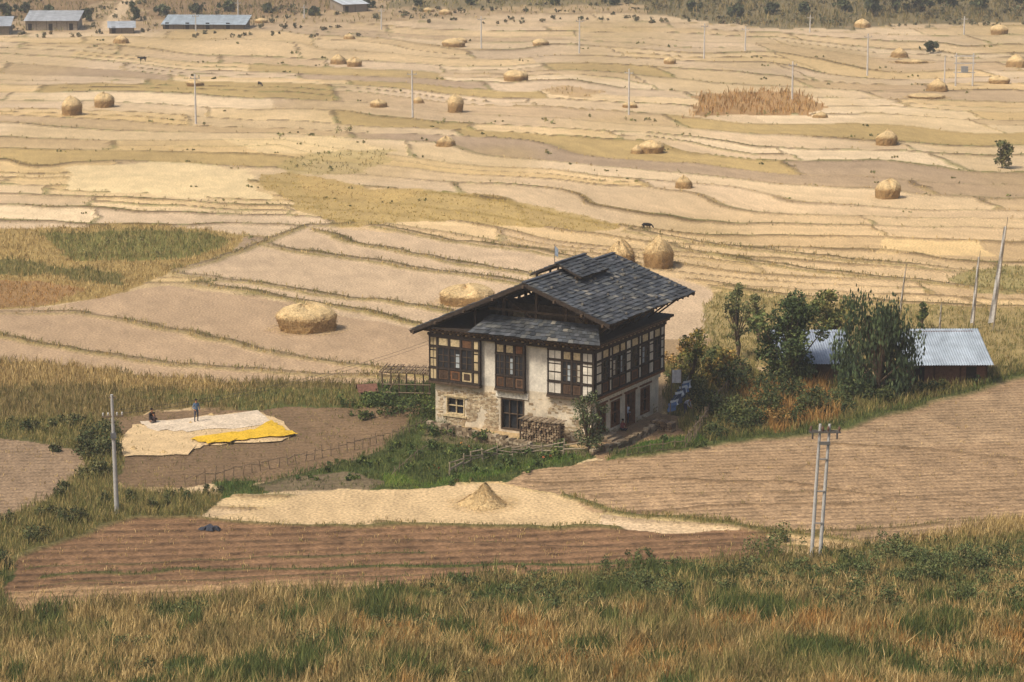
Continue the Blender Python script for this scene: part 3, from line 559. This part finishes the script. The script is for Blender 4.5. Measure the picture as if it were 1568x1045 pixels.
for bb in (.9,4.5,8.2,11.8):
    for a in (.4,2.7,RA,8.2,10.8):
        if rz(a)-.4>8.2: rf.beam(HP(a,bb,8.1),HP(a,bb,rz(a)-.35),.2,.2,DT2)
    rf.beam(HP(.4,bb,9.7),HP(9.6,bb,9.7),.16,.2,DT2)
    rf.beam(HP(.4,bb,8.3),HP(2.7,bb,rz(2.7)-.4),.12,.12,DT2); rf.beam(HP(RA,bb,9.0),HP(8.2,bb,rz(8.2)-.4),.12,.12,DT2)
for bb in (.5,3,5.5,8,10.5,12.3): rf.beam(HP(.2,bb,8.15),HP(-1.7,bb,9.65),.12,.12,DT2)
rf.box(-9.0,-1.2,3.0,10.5,8.1,9.9,C(104,84,62)); rf.box(-8.2,-7.2,2.4,2.9,8.1,9.3,C(190,168,130))
rf.box(-2.6,-1.8,2.2,2.9,8.1,9.6,C(150,124,92))
rf.tube([HP(RA+.3,4.5,12.9),HP(RA+.3,4.5,14.6)],[.035,.02],C(120,110,100),5)
rf.add([HP(RA+.3,4.5,14.5),HP(RA-.1,4.4,14.2),HP(RA-.05,4.4,13.6),HP(RA+.3,4.5,13.7)],[[0,1,2,3]],C(140,150,160))
st=MB()
for i in range(4): st.box(.05,2.2-.4*i,.8,2.6,-.3,-.1+.17*i,C(150,132,108))
st.build('doorsteps',M_plaster,house)
wl.build('walls',M_plaster,house); tm.build('timber_bays',M_wood,house); wn.build('windows',[M_glass,M_glass],house)
rf.build('roof_frame',M_wood,house); sl_.build('roof_slates',M_slate,house)
def local(a,b): 
    v=Matrix.Rotation(ang,3,'Z')@Vector((-a,b,0)); return Vector((Cw.x+v.x,Cw.y+v.y,float(base_h(Cw.x+v.x,Cw.y+v.y))))
wp=empty('firewood_stack',local(3.4,-1.5),ang); mb=MB()
for r in range(8):
    for i in range(15):
        x=-1.6+i*.22+random.uniform(-.03,.03); mb.tube([(x,-.45+random.uniform(-.12,.12),.1+r*.2),(x+random.uniform(-.03,.03),.55,.1+r*.2)],[random.uniform(.08,.12)]*2,C(*random.choice([(130,108,84),(156,134,106),(110,90,70),(170,148,118)])),6)
for x in (-1.8,1.7): mb.beam((x,-.45,-.2),(x,-.45,1.8),.1,.1,DT2)
for i in range(9): mb.beam((-1.8+i*.42,-.6,1.75+random.uniform(0,.06)),(-1.8+i*.42,.7,1.8),.3,.04,C(*random.choice([(150,132,108),(126,108,86)])))
mb.build('firewood_logs',M_wood,wp)
wp=empty('firewood_stack',local(-3.2,6.5),ang); mb=MB()
for r in range(4):
    for i in range(9):
        x=-1+i*.22; mb.tube([(x,-.4+random.uniform(-.1,.1),.1+r*.2),(x,.45,.1+r*.2)],[random.uniform(.08,.12)]*2,C(*random.choice([(130,108,84),(156,134,106),(110,90,70)])),6)
mb.build('firewood_logs',M_wood,wp)
def stonewall(name,pts,h):
    mb=MB()
    for i in range(len(pts)-1):
        a=G(*pts[i])[0];b=G(*pts[i+1])[0]; L_=(b-a).length; d=(b-a)/L_; s=0
        while s<L_:
            z=0
            while z<h:
                q=a+d*(s+random.uniform(0,.1)); hh=random.uniform(.14,.24); w_=random.uniform(.25,.5); mb.beam(q+Vector((0,random.uniform(-.05,.05),z)),q+d*w_+Vector((0,0,z)),.4,hh,C(*random.choice([(160,140,112),(132,114,90),(184,166,138),(112,96,76)]))*.9); z+=hh*.9
            s+=.36
    mb.build(name,M_plaster)
stonewall('stone_wall',[(655,660),(700,668),(770,684),(810,692)],.8); stonewall('stone_wall',[(905,698),(960,682),(1010,655)],.5)
# ---------------------------------------------------------------- fences
def fence(name,pts,h,step,cl,rails=2,jit=.1,wd=.09):
    mb=MB()
    P_=[G(*q)[0] for q in pts]
    for i in range(len(P_)-1):
        a,b=P_[i],P_[i+1]; L_=(b-a).length; n=max(1,int(L_/step))
        for k_ in range(n):
            q=a.lerp(b,k_/n); q2=a.lerp(b,(k_+1)/n); hh=h*random.uniform(.8,1.25)
            mb.tube([q-Vector((0,0,.2)),q+Vector((random.uniform(-jit,jit),random.uniform(-jit,jit),hh))],[wd*.55,wd*.4],cl*random.uniform(.8,1.2),5)
            for r in range(rails):
                z=h*(.35+.5*r/max(1,rails-1)) if rails>1 else h*.7
                mb.tube([q+Vector((0,0,z+random.uniform(-jit,jit))),q2+Vector((0,0,z+random.uniform(-jit,jit)))],[wd*.45,wd*.4],cl*random.uniform(.8,1.15),5)
    return mb.build(name,M_wood)
PW=C(176,158,132); GW=C(132,114,92)
fence('rail_fence',[(688,728),(720,712),(760,704),(830,698),(895,696)],1.0,1.1,PW,3,.16,.12)
fence('stick_fence',[(285,745),(400,722),(520,696),(600,675),(655,655)],.9,.8,GW,1,.15,.07)
fence('stick_fence',[(1050,690),(1075,660),(1095,625),(1120,600)],1.3,.7,GW,2,.12,.09)
fence('stick_fence',[(960,702),(1050,690)],.9,.9,GW,2,.1,.07)
fence('stick_fence',[(700,668),(640,700),(600,735)],.7,.9,GW,1,.1,.06)
sc_=MB(); p,_=G(1118,590)
for i in range(16): 
    hh=random.uniform(1.5,2.0); sc_.box(-1.3+i*.17,-1.3+i*.17+.14,0,.04,-.1,hh,C(*random.choice([(110,84,60),(90,68,50),(130,100,72)])))
sc_.beam((-1.3,.06,1.2),(1.4,.06,1.2),.05,.1,DT2); o=sc_.build('plank_fence',M_wood); o.location=p
# clothes line
mb=MB(); a=G(1026,656)[0]; b=G(1054,612)[0]
for q in (a,b,): mb.tube([q-Vector((0,0,.2)),q+Vector((0,0,2.1))],[.05,.04],GW,6)
mb.tube([a+Vector((0,0,2)),a.lerp(b,.5)+Vector((0,0,1.8)),b+Vector((0,0,2))],[.012]*3,C(180,180,170),4)
for i in range(9):
    t=.06+i*.1; q=a.lerp(b,t)+Vector((-.28,0,1.86)); q2=a.lerp(b,t+.075)+Vector((.28,0,1.86)); h=random.uniform(.4,.9)
    cl=C(*random.choice([(225,225,222),(230,228,225),(100,124,160),(170,80,76),(215,215,210),(80,88,106)]))
    n=4; vs=[]
    for r in range(n): 
        f_=r/(n-1); off=Vector((.06*math.sin(i+r*2),.04*math.cos(r),-h*f_)); vs+=[q+off,q.lerp(q2,.5)+off+Vector((.05,-.05,0)),q2+off]
    mb.add(vs,[[r*3+c_,r*3+c_+1,r*3+c_+4,r*3+c_+3] for r in range(n-1) for c_ in range(2)],cl)
mb.build('clothes_line',M_cloth)
mb=MB(); p=local(-.9,12.8)
for i in range(4): mb.add([(i*.2,.05*(i%2),2.4),(i*.2+.2,.05*((i+1)%2),2.4),(i*.2+.2,.05*((i+1)%2),3.5),(i*.2,.05*(i%2),3.5)],[[0,1,2,3]],C(225,225,225))
mb.tube([(0,0,-.1),(0,0,3.7)],[.04,.04],GW,5); mb.tube([(.8,0,-.1),(.8,0,3.7)],[.04,.04],GW,5); mb.tube([(0,0,3.62),(.8,0,3.62)],[.02,.02],GW,4)
o=mb.build('hanging_sheet',M_cloth); o.location=p
# ---------------------------------------------------------------- rack / hut left
p,m=G(628,612); e=empty('pole_rack_shelter',p,math.radians(-12)); mb=MB()
for x in (-2,-.6,.8,2):
    for y in (-1.2,1.2): mb.tube([(x,y,-.2),(x+random.uniform(-.1,.1),y,2.5)],[.07,.06],DT2,6)
for y in (-1.2,0,1.2): mb.tube([(-2.3,y,2.5),(2.3,y,2.55)],[.06,.06],GW,6)
for i in range(22): x=-2.2+i*.21; mb.tube([(x,-1.5-random.uniform(0,.3),2.62),(x+random.uniform(-.15,.15),1.5,2.66)],[.05,.04],C(*random.choice([(160,136,108),(130,108,84),(178,154,124)])),5)
for z in (.8,1.5): mb.tube([(-2.1,-1.25,z),(2.1,-1.25,z+.1)],[.05,.05],GW,5)
mb.tube([(-2,-1.25,.2),(-.6,-1.25,2.4)],[.05,.05],GW,5)
mb.build('rack_frame',M_wood,e)
p,m=G(562,612); e=empty('small_hut',p,.2); mb=MB(); mb.box(-.6,.6,-.5,.5,-.1,.9,C(110,90,68)); mb.box(-.25,.25,-.53,-.5,0,.7,C(40,34,28))
mb.add([(-.85,-.75,.8),(.85,-.75,.8),(.85,0,1.35),(-.85,0,1.35),(-.85,.75,.8),(.85,.75,.8)],[[0,1,2,3],[3,2,5,4]],C(124,88,72)); mb.add([(-.6,-.5,.9),(-.6,.5,.9),(-.6,0,1.3)],[[0,1,2]],C(110,90,68)); mb.build('hut_body',M_wood,e)
# ---------------------------------------------------------------- sheds
def shed(name,u0,u1,v,dp,h0,h1,roofc,wallc,rz_=0):
    a,m=G(u0,v); b,_=G(u1,v); W=(b-a).length; e=empty(name,a,math.atan2((b-a).y,(b-a).x)+rz_); mb=MB(); mr=MB()
    t=.15
    mb.box(0,W,0,t,-.3,h0-.05,wallc); mb.box(0,W,dp-t,dp,-.3,h1-.05,wallc); 
    for x in (0,W-t): mb.add([(x,t,-.3),(x,dp-t,-.3),(x,dp-t,h1-.1),(x,t,h0-.05),(x+t,t,-.3),(x+t,dp-t,-.3),(x+t,dp-t,h1-.1),(x+t,t,h0-.05)],[[0,3,2,1],[4,5,6,7],[3,7,6,2],[0,1,5,4]],wallc)
    n=max(2,int(W/2.2))
    for i in range(n+1): mb.box(i*W/n-.08,i*W/n+.08,-.05,-.003,-.2,h0,wallc*.5)
    for i in range(0,n,2): mb.box(i*W/n+.5,i*W/n+1.4,-.03,-.004,-.1,1.6,C(44,36,30))
    nx=int((W+1)/.11); vs=[]
    for i in range(nx+1):
        x=-.5+i*(W+1)/nx; z=.03*(1 if i%2 else -1); vs+=[(x,-.7,h0-.12+z),(x,dp*.5,(h0+h1)/2-.03+z),(x,dp+.4,h1+.06+z)]
    for i in range(nx): 
        sh=random.Random(i//8).uniform(.85,1.05)
        q=vs[3*i:3*i+6]; mr.add(q,[[0,3,4,1]],roofc*sh); mr.add(q,[[1,4,5,2]],roofc*sh*.94)
    mb.build('shed_walls',M_wood,e); mr.build('shed_roof',M_metal,e)
shed('metal_roof_shed',1390,1510,590,6.0,2.0,3.6,C(174,184,192),C(112,76,56),.02)
shed('metal_roof_shed',1200,1300,588,6.0,2.0,3.4,C(160,170,182),C(96,76,60),.02)
shed('distant_building',40,118,47,9,2.4,4.0,C(184,186,186),C(164,150,128),.05)
shed('distant_building',250,375,45,8,1.3,2.8,C(178,188,192),C(134,122,104),-.05)
shed('distant_building',526,566,20,8,2.2,3.4,C(180,186,190),C(150,136,118),.5)
shed('distant_building',168,205,52,6,1.5,2.4,C(180,184,186),C(134,122,104),.1)
shed('distant_building',-20,14,54,9,2.2,3.6,C(180,184,186),C(134,122,104),.1)
# ---------------------------------------------------------------- poles
PC=C(210,204,194)  # far poles coloured paler than near ones, as painted haze
def pole(u,v,hpx,arm=True,rad=.12):
    p,m=G(u,v); h=hpx*m/.97; mb=MB(); mb.tube([(0,0,-.5),(0,0,h*.5),(0,0,h)],[rad*1.15,rad,rad*.75],PC,10)
    if arm:
        mb.box(-.8,.8,-.08,.08,h-.75,h-.63,PC*.8)
        for x in (-.7,0,.7): mb.tube([(x,0,h-.62),(x,0,h-.4)],[.05,.07],C(150,140,130),6)
    o=mb.build('utility_pole',M_conc); o.location=p; o.rotation_euler=(0,random.uniform(-.012,.012),random.uniform(-.5,.5)); return p,h
for a in [(300,190,74),(632,182,72),(963,176,68),(1213,152,56),(1328,116,62),(887,82,52),(737,75,48),(1078,90,52),(1141,78,36),(584,46,32),(365,36,34),(1476,54,28),(1240,50,26),(300,48,26),(466,28,20)]: pole(*a,rad=.15)
p,m=G(179,786); h=8.5; mb=MB(); mb.tube([(0,0,-.5),(0,0,h*.5),(0,0,h)],[.17,.14,.1],C(188,184,176),12)
mb.box(-.75,.75,-.09,-.02,h-1.6,h-1.48,GW); mb.beam((-.5,-.05,h-1.5),(0,-.05,h-2.1),.05,.05,GW); mb.beam((.5,-.05,h-1.5),(0,-.05,h-2.1),.05,.05,GW)
for x in (-.65,-.3,.3,.65): mb.tube([(x,-.05,h-1.48),(x,-.05,h-1.33),(x,-.05,h-1.25)],[.04,.07,.04],C(210,205,195),8)
mb.box(-.25,.25,-.06,.0,h-.25,h-.15,GW); mb.box(-.2,.2,-.2,-.1,h-3.1,h-2.7,C(120,120,120)); 
o=mb.build('utility_pole',M_conc); o.location=p; o.rotation_euler=(0,-.01,.15); LP=p+Vector((0,0,h-1.4))
p,m=G(1250,852); mb=MB(); h=8.7
for x0,x1 in ((-.32,-.05),(.22,.55)):
    mb.tube([(x0,0,-.5),((x0+x1)/2,0,h*.5),(x1,0,h)],[.13,.11,.085],C(196,192,184),12)
for z in (2.2,4.3,6.4): mb.box(-.25+z*.03,.3+z*.03,-.16,-.1,z,z+.08,C(150,146,140))
mb.box(-.75,1.25,-.2,-.13,h-.55,h-.43,C(110,104,96)); mb.box(-.75,1.25,.13,.2,h-.55,h-.43,C(110,104,96))
for x in (-.65,.1,.45,1.15):
    mb.tube([(x,-.16,h-.43),(x,-.16,h-.25),(x,-.16,h-.1)],[.05,.09,.04],C(120,90,76),8)
mb.box(-.1,.6,-.25,-.12,h-1.3,h-1.1,C(120,116,110)); mb.tube([(-.55,-.3,h-.5),(-.55,-.3,h-.9)],[.06,.06],C(90,84,80),6); mb.tube([(1.0,-.3,h-.5),(1.0,-.3,h-.9)],[.06,.06],C(90,84,80),6)
o=mb.build('utility_pole',M_conc); o.location=p; o.rotation_euler=(0,.01,0)
p,m=G(1476,132); mb=MB(); h=50*m
for x in (-1.6,1.6): mb.tube([(x,0,-.5),(x,0,h)],[.17,.12],PC,8)
for z in (h*.4,h*.68,h*.9): mb.box(-2.0,2.0,-.1,.1,z,z+.18,PC*.85)
mb.box(-.6,.6,-.5,.4,h*.42,h*.60,C(150,150,148)); mb.tube([(-3.6,.5,-.5),(-3.6,.5,h*.9)],[.15,.1],PC,8)
o=mb.build('transformer_poles',M_conc); o.location=p
mb=MB(); hc=local(14.5,0)+Vector((0,0,6.5))
for dz in (0,.25):
    pts=[LP.lerp(hc,t)+Vector((0,0,dz-4*.8*t*(1-t))) for t in np.linspace(0,1,14)]; mb.tube(pts,[.012]*14,C(90,86,78),4)
mb.build('power_line',M_conc)
def pflag(u,v,hpx,lean,wd=.5):
    p,m=G(u,v); h=hpx*m/.97; mb=MB(); mb.tube([(0,0,-.3),(lean*.5,0,h*.5),(lean,0,h)],[.08,.06,.03],C(150,136,116),7)
    n=16; vs=[];fs=[]
    for i in range(n+1):
        t=i/n; z=h*(.08+.84*t); x=lean*z/h; ww=wd*(1-.6*t); wv=.15*math.sin(i*.9)
        vs+=[(x-.05,0,z),(x-.05-ww*.5,wv,z-.03),(x-.05-ww,wv*.3,z-.08)]
    for i in range(n):
        for c_ in range(2): fs.append([i*3+c_,i*3+c_+1,(i+1)*3+c_+1,(i+1)*3+c_])
    mb.add(vs,fs,C(206,200,190)); o=mb.build('prayer_flag_pole',M_cloth); o.location=p
pflag(1520,508,172,1.0,.5); pflag(1490,504,118,.4,.3); pflag(1378,482,76,.5,.1); pflag(1439,508,44,.1,.1)
# ---------------------------------------------------------------- drying mat with grain
def patch(pts,nz,h,seed=1):
    P_=[G(*q)[0] for q in pts]; cx=sum(p.x for p in P_)/len(P_); cy=sum(p.y for p in P_)/len(P_)
    ring=[]; 
    for i in range(len(P_)):
        for t in np.linspace(0,1,6)[:-1]:
            q=P_[i].lerp(P_[(i+1)%len(P_)],t); q=q+Vector((random.uniform(-.15,.15),random.uniform(-.35,.35),0)); ring.append(q)
    vs=[];fs=[];nr=9;n=len(ring)
    for r in range(nr):
        f_=1-r/(nr-1)*.97
        for q in ring:
            x=cx+(q.x-cx)*f_; y=cy+(q.y-cy)*f_; z=float(base_h(x,y))+nz+h*min(1,r/2)*(.4+.9*float(vn(x*2,y*1.5,seed))); vs.append((x,y,z))
    for r in range(nr-1):
        for i in range(n): fs.append([r*n+i,r*n+(i+1)%n,(r+1)*n+(i+1)%n,(r+1)*n+i])
    fs.append([(nr-1)*n+i for i in range(n)]); return vs,fs
for nm,pts,cl,nz,h in [('drying_mat',[(184,674),(205,652),(300,640),(395,631),(432,648),(452,668),(430,676),(310,684),(285,698),(188,700)],C(214,184,138),.10,.09),
     ('pale_drying_cloth',[(215,650),(300,642),(392,633),(415,648),(400,656),(290,664),(230,662)],C(218,198,170),.20,.05),
     ('drying_grain',[(292,676),(330,670),(370,666),(400,660),(415,649),(428,655),(440,663),(458,670),(400,675),(360,680),(318,684)],C(226,182,56),.26,.08)]:
    vs,fs=patch(pts,nz,h); mb=MB(); mb.add(vs,fs,cl); mb.build(nm,M_straw)
for u,v,wp_,hp_ in [(205,690,26,8),(250,695,30,7),(290,652,20,8),(325,640,26,8)]: haystack(u,v,wp_,hp_,'cone','straw_heap',.95)
# ---------------------------------------------------------------- people & animals
def skinned(name,verts,edges,root,labels,mats,loc,rz_,extra=None,sub=1):
    me=bpy.data.meshes.new(name); me.from_pydata([v[0] for v in verts],[(a,b) for a,b,_ in edges],[]); o=bpy.data.objects.new(name,me); sc.collection.objects.link(o)
    md=o.modifiers.new('s','SKIN'); md.use_smooth_shade=True
    for i,v in enumerate(verts):
        r=v[1]; sv=me.skin_vertices[0].data[i]; sv.radius=(r,r) if not isinstance(r,tuple) else r; sv.use_root=(i==root)
    ms=o.modifiers.new('d','SUBSURF'); ms.levels=sub; ms.render_levels=sub
    dg=bpy.context.evaluated_depsgraph_get(); nm=bpy.data.meshes.new_from_object(o.evaluated_get(dg)); bpy.data.objects.remove(o)
    o=bpy.data.objects.new(name,nm); sc.collection.objects.link(o); nm.materials.clear()
    for m in mats: nm.materials.append(m)
    seg=[(Vector(verts[a][0]),Vector(verts[b][0]),l) for a,b,l in edges]
    for p in nm.polygons:
        best=9;bl=0; c_=p.center
        for a,b,l in seg:
            d=b-a; t=max(0,min(1,(c_-a).dot(d)/max(d.length_squared,1e-6))); dd=(c_-a-d*t).length
            if dd<best: best=dd;bl=l
        p.material_index=bl; p.use_smooth=True
    o.location=loc; o.rotation_euler=(0,0,rz_)
    return o
def flatm(name,c_): return mat(name,tuple(c_),8,.12,0,.85)
M_skin=flatm('skin',C(176,124,92)); M_hair=flatm('hair_black',C(34,28,26))
def blob(parent,name,c_,r,mt):
    import bmesh
    bm=bmesh.new(); bmesh.ops.create_uvsphere(bm,u_segments=10,v_segments=7,radius=1); 
    for v in bm.verts: v.co=Vector((v.co.x*r[0]+c_[0],v.co.y*r[1]+c_[1],v.co.z*r[2]+c_[2]))
    me=bpy.data.meshes.new(name); bm.to_mesh(me); bm.free(); me.materials.append(mt)
    for p in me.polygons: p.use_smooth=True
    o=bpy.data.objects.new(name,me); sc.collection.objects.link(o); o.parent=parent
def person(u,v,pose,yaw,shirt,pants,sc_=1.0,dz=.04):
    if pose=='stand': J=dict(pel=(0,0,.95),sp=(0,.01,1.15),ch=(0,0,1.34),nk=(0,-.01,1.49),h1=(0,-.03,1.58),h2=(0,-.01,1.68),shl=(.18,0,1.41),ell=(.25,.04,1.14),wrl=(.24,-.08,.93),shr=(-.18,0,1.41),elr=(-.26,.02,1.15),wrr=(-.20,-.16,1.02),
        hl=(.09,0,.9),kl=(.11,-.03,.5),al=(.11,.03,.09),tl=(.12,-.14,.04),hr=(-.09,0,.9),kr=(-.12,-.02,.5),ar=(-.14,.04,.09),tr=(-.15,-.13,.04))
    elif pose=='bend': J=dict(pel=(0,.1,.92),sp=(0,-.02,1.08),ch=(0,-.22,1.2),nk=(0,-.36,1.24),h1=(0,-.45,1.25),h2=(0,-.53,1.3),shl=(.18,-.25,1.2),ell=(.22,-.3,.92),wrl=(.16,-.42,.7),shr=(-.18,-.25,1.2),elr=(-.22,-.3,.92),wrr=(-.12,-.45,.72),
        hl=(.09,.08,.88),kl=(.11,-.02,.5),al=(.11,.05,.09),tl=(.12,-.12,.04),hr=(-.09,.08,.88),kr=(-.12,-.02,.5),ar=(-.14,.05,.09),tr=(-.15,-.12,.04))
    else: J=dict(pel=(0,0,.13),sp=(0,-.03,.33),ch=(0,-.07,.52),nk=(0,-.1,.67),h1=(0,-.13,.76),h2=(0,-.13,.86),shl=(.18,-.07,.58),ell=(.27,-.15,.34),wrl=(.14,-.33,.28),shr=(-.18,-.07,.58),elr=(-.27,-.15,.34),wrr=(-.1,-.35,.3),
        hl=(.1,-.02,.12),kl=(.32,-.33,.16),al=(.02,-.42,.08),tl=(-.12,-.46,.06),hr=(-.1,-.02,.12),kr=(-.32,-.33,.16),ar=(-.04,-.33,.08),tr=(.1,-.3,.05))
    R=dict(pel=.135,sp=.12,ch=.145,nk=.055,h1=.082,h2=.088,shl=.07,ell=.045,wrl=.03,shr=.07,elr=.045,wrr=.03,hl=.095,kl=.065,al=.042,tl=.035,hr=.095,kr=.065,ar=.042,tr=.035)
    ks=list(J); ix={k:i for i,k in enumerate(ks)}; vs=[(J[k],R[k]) for k in ks]
    E=[('pel','sp',1),('sp','ch',1),('ch','nk',1),('nk','h1',0),('h1','h2',0),('ch','shl',1),('shl','ell',1),('ell','wrl',1),('ch','shr',1),('shr','elr',1),('elr','wrr',1),('pel','hl',2),('hl','kl',2),('kl','al',2),('al','tl',3),('pel','hr',2),('hr','kr',2),('kr','ar',2),('ar','tr',3)]
    ed=[(ix[a],ix[b],l) for a,b,l in E]
    for sd,wr,el in ((1,'wrl','ell'),(-1,'wrr','elr')):
        wv=Vector(J[wr]); d=(wv-Vector(J[el])).normalized(); s=d.cross(Vector((0,1,0))).normalized() if abs(d.y)<.9 else Vector((1,0,0)); pm=wv+d*.07
        pi=len(vs); vs.append((tuple(pm),.028)); ed.append((ix[wr],pi,0))
        for q,(o_,l_) in enumerate(((-.03,.065),(-.01,.08),(.01,.076),(.03,.06))):
            a_=pm+d*.03+s*o_; b_=a_+d*l_*.6+Vector((0,-.012,0)); c_=b_+d*l_*.4+Vector((0,-.022,0)); k0=len(vs); vs+= [(tuple(a_),.009),(tuple(b_),.0085),(tuple(c_),.007)]; ed+=[(pi,k0,0),(k0,k0+1,0),(k0+1,k0+2,0)]
        k0=len(vs); a_=wv+d*.03+Vector((0,-.035,0)); b_=a_+d*.04+Vector((0,-.02,0)); vs+=[(tuple(a_),.012),(tuple(b_),.009)]; ed+=[(pi,k0,0),(k0,k0+1,0)]
    p,m=G(u,v); nm='person'
    o=skinned(nm,vs,ed,0,None,[M_skin,flatm('shirt',C(*shirt)),flatm('trousers',C(*pants)),flatm('shoes',C(50,44,40))],p+Vector((0,0,dz)),yaw)
    o.scale=(sc_,)*3
    hx=Vector(J['h2'])
    blob(o,'hair',hx+Vector((0,.025,.03)),(.098,.105,.09),M_hair); blob(o,'nose',hx+Vector((0,-.105,-.045)),(.014,.02,.022),M_skin)
    for s in (1,-1): blob(o,'ear',hx+Vector((s*.088,0,-.045)),(.012,.022,.032),M_skin); blob(o,'eye',hx+Vector((s*.033,-.088,-.02)),(.012,.008,.008),M_hair)
    blob(o,'mouth',hx+Vector((0,-.09,-.085)),(.025,.008,.006),flatm('lips',C(130,70,60)))
person(301,650,'stand',.5,(96,122,150),(70,76,94),1.06,.2)
person(231,645,'sit',.9,(54,50,54),(50,46,48),1.1); person(238,651,'sit',-1.2,(70,54,52),(54,50,54),1.0,.1)
person(960,650,'stand',.3,(206,210,220),(62,66,82),.95); person(952,660,'sit',.8,(150,70,66),(60,56,60),1.0)
person(1050,636,'bend',1.0,(190,190,200),(70,74,100),1.0)
def cow(u,v,yaw,s=1.0,graze=False,c_=(40,34,30)):
    hd=[((0,-1.15,1.15),.15),((0,-1.38,1.12),.13),((0,-1.62,1.0),.085)] if not graze else [((0,-1.2,.75),.14),((0,-1.38,.42),.12),((0,-1.5,.2),.085)]
    vs=[((0,.75,1.1),(.27,.25)),((0,.3,1.05),(.33,.34)),((0,-.2,1.03),(.34,.36)),((0,-.65,1.08),(.27,.3)),((0,-.92,1.15 if not graze else .98),.19)]+hd
    ed=[(0,1,0),(1,2,0),(2,3,0),(3,4,0),(4,5,0),(5,6,0),(6,7,0)]
    def leg(par,pts):
        pr=par
        for q,r in pts: vs.append((q,r)); ed.append((pr,len(vs)-1,0)); pr=len(vs)-1
    for s_ in (1,-1):
        leg(0,[((s_*.18,.62,.8),.15),((s_*.19,.52,.58),.09),((s_*.19,.74,.42),.055),((s_*.19,.68,.08),.045),((s_*.19,.62,.03),.055)])
        leg(3,[((s_*.16,-.68,.75),.11),((s_*.17,-.66,.42),.06),((s_*.17,-.68,.08),.045),((s_*.17,-.73,.03),.052)])
        h=Vector(hd[1][0]); leg(6,[(tuple(h+Vector((s_*.13,.08,.05))),.04),(tuple(h+Vector((s_*.24,.1,.02))),.025)])
        leg(6,[(tuple(h+Vector((s_*.1,.02,.14))),.03),(tuple(h+Vector((s_*.16,-.04,.28))),.012)])
    leg(0,[((0,.98,1.05),.04),((0,1.06,.6),.022),((0,1.05,.4),.035)])
    p,m=G(u,v); o=skinned('cow',vs,ed,1,None,[flatm('cow_hide',C(*c_))],p,yaw); o.scale=(s,s,s)
cow(990,352,1.9,.62,True,(50,44,40)); cow(219,95,-1.0,.8,False,(60,54,50)); cow(398,133,.6,.7,True,(64,58,52))
mb=MB(); vs,fs=patch([(305,812),(318,808),(338,810),(336,815),(312,816)],.1,.18); mb.add(vs,fs,C(62,64,72)); mb.build('dark_tarpaulin',M_cloth)
# ---------------------------------------------------------------- valley haze: thin homogeneous air volume filling the valley
mb=MB(); mb.box(-1500,1500,-350,3000,-60,90,(1,1,1)); hz=mb.build('haze',[])
hm=bpy.data.materials.new('valley_haze'); hm.use_nodes=True; n=hm.node_tree; n.nodes.clear()
out=n.nodes.new('ShaderNodeOutputMaterial'); vs_=n.nodes.new('ShaderNodeVolumeScatter'); vs_.inputs['Color'].default_value=(.99,.96,.91,1); vs_.inputs['Density'].default_value=.00028; vs_.inputs['Anisotropy'].default_value=.2
n.links.new(vs_.outputs[0],out.inputs['Volume']); hz.data.materials.append(hm)
print('done',len(bpy.data.objects))
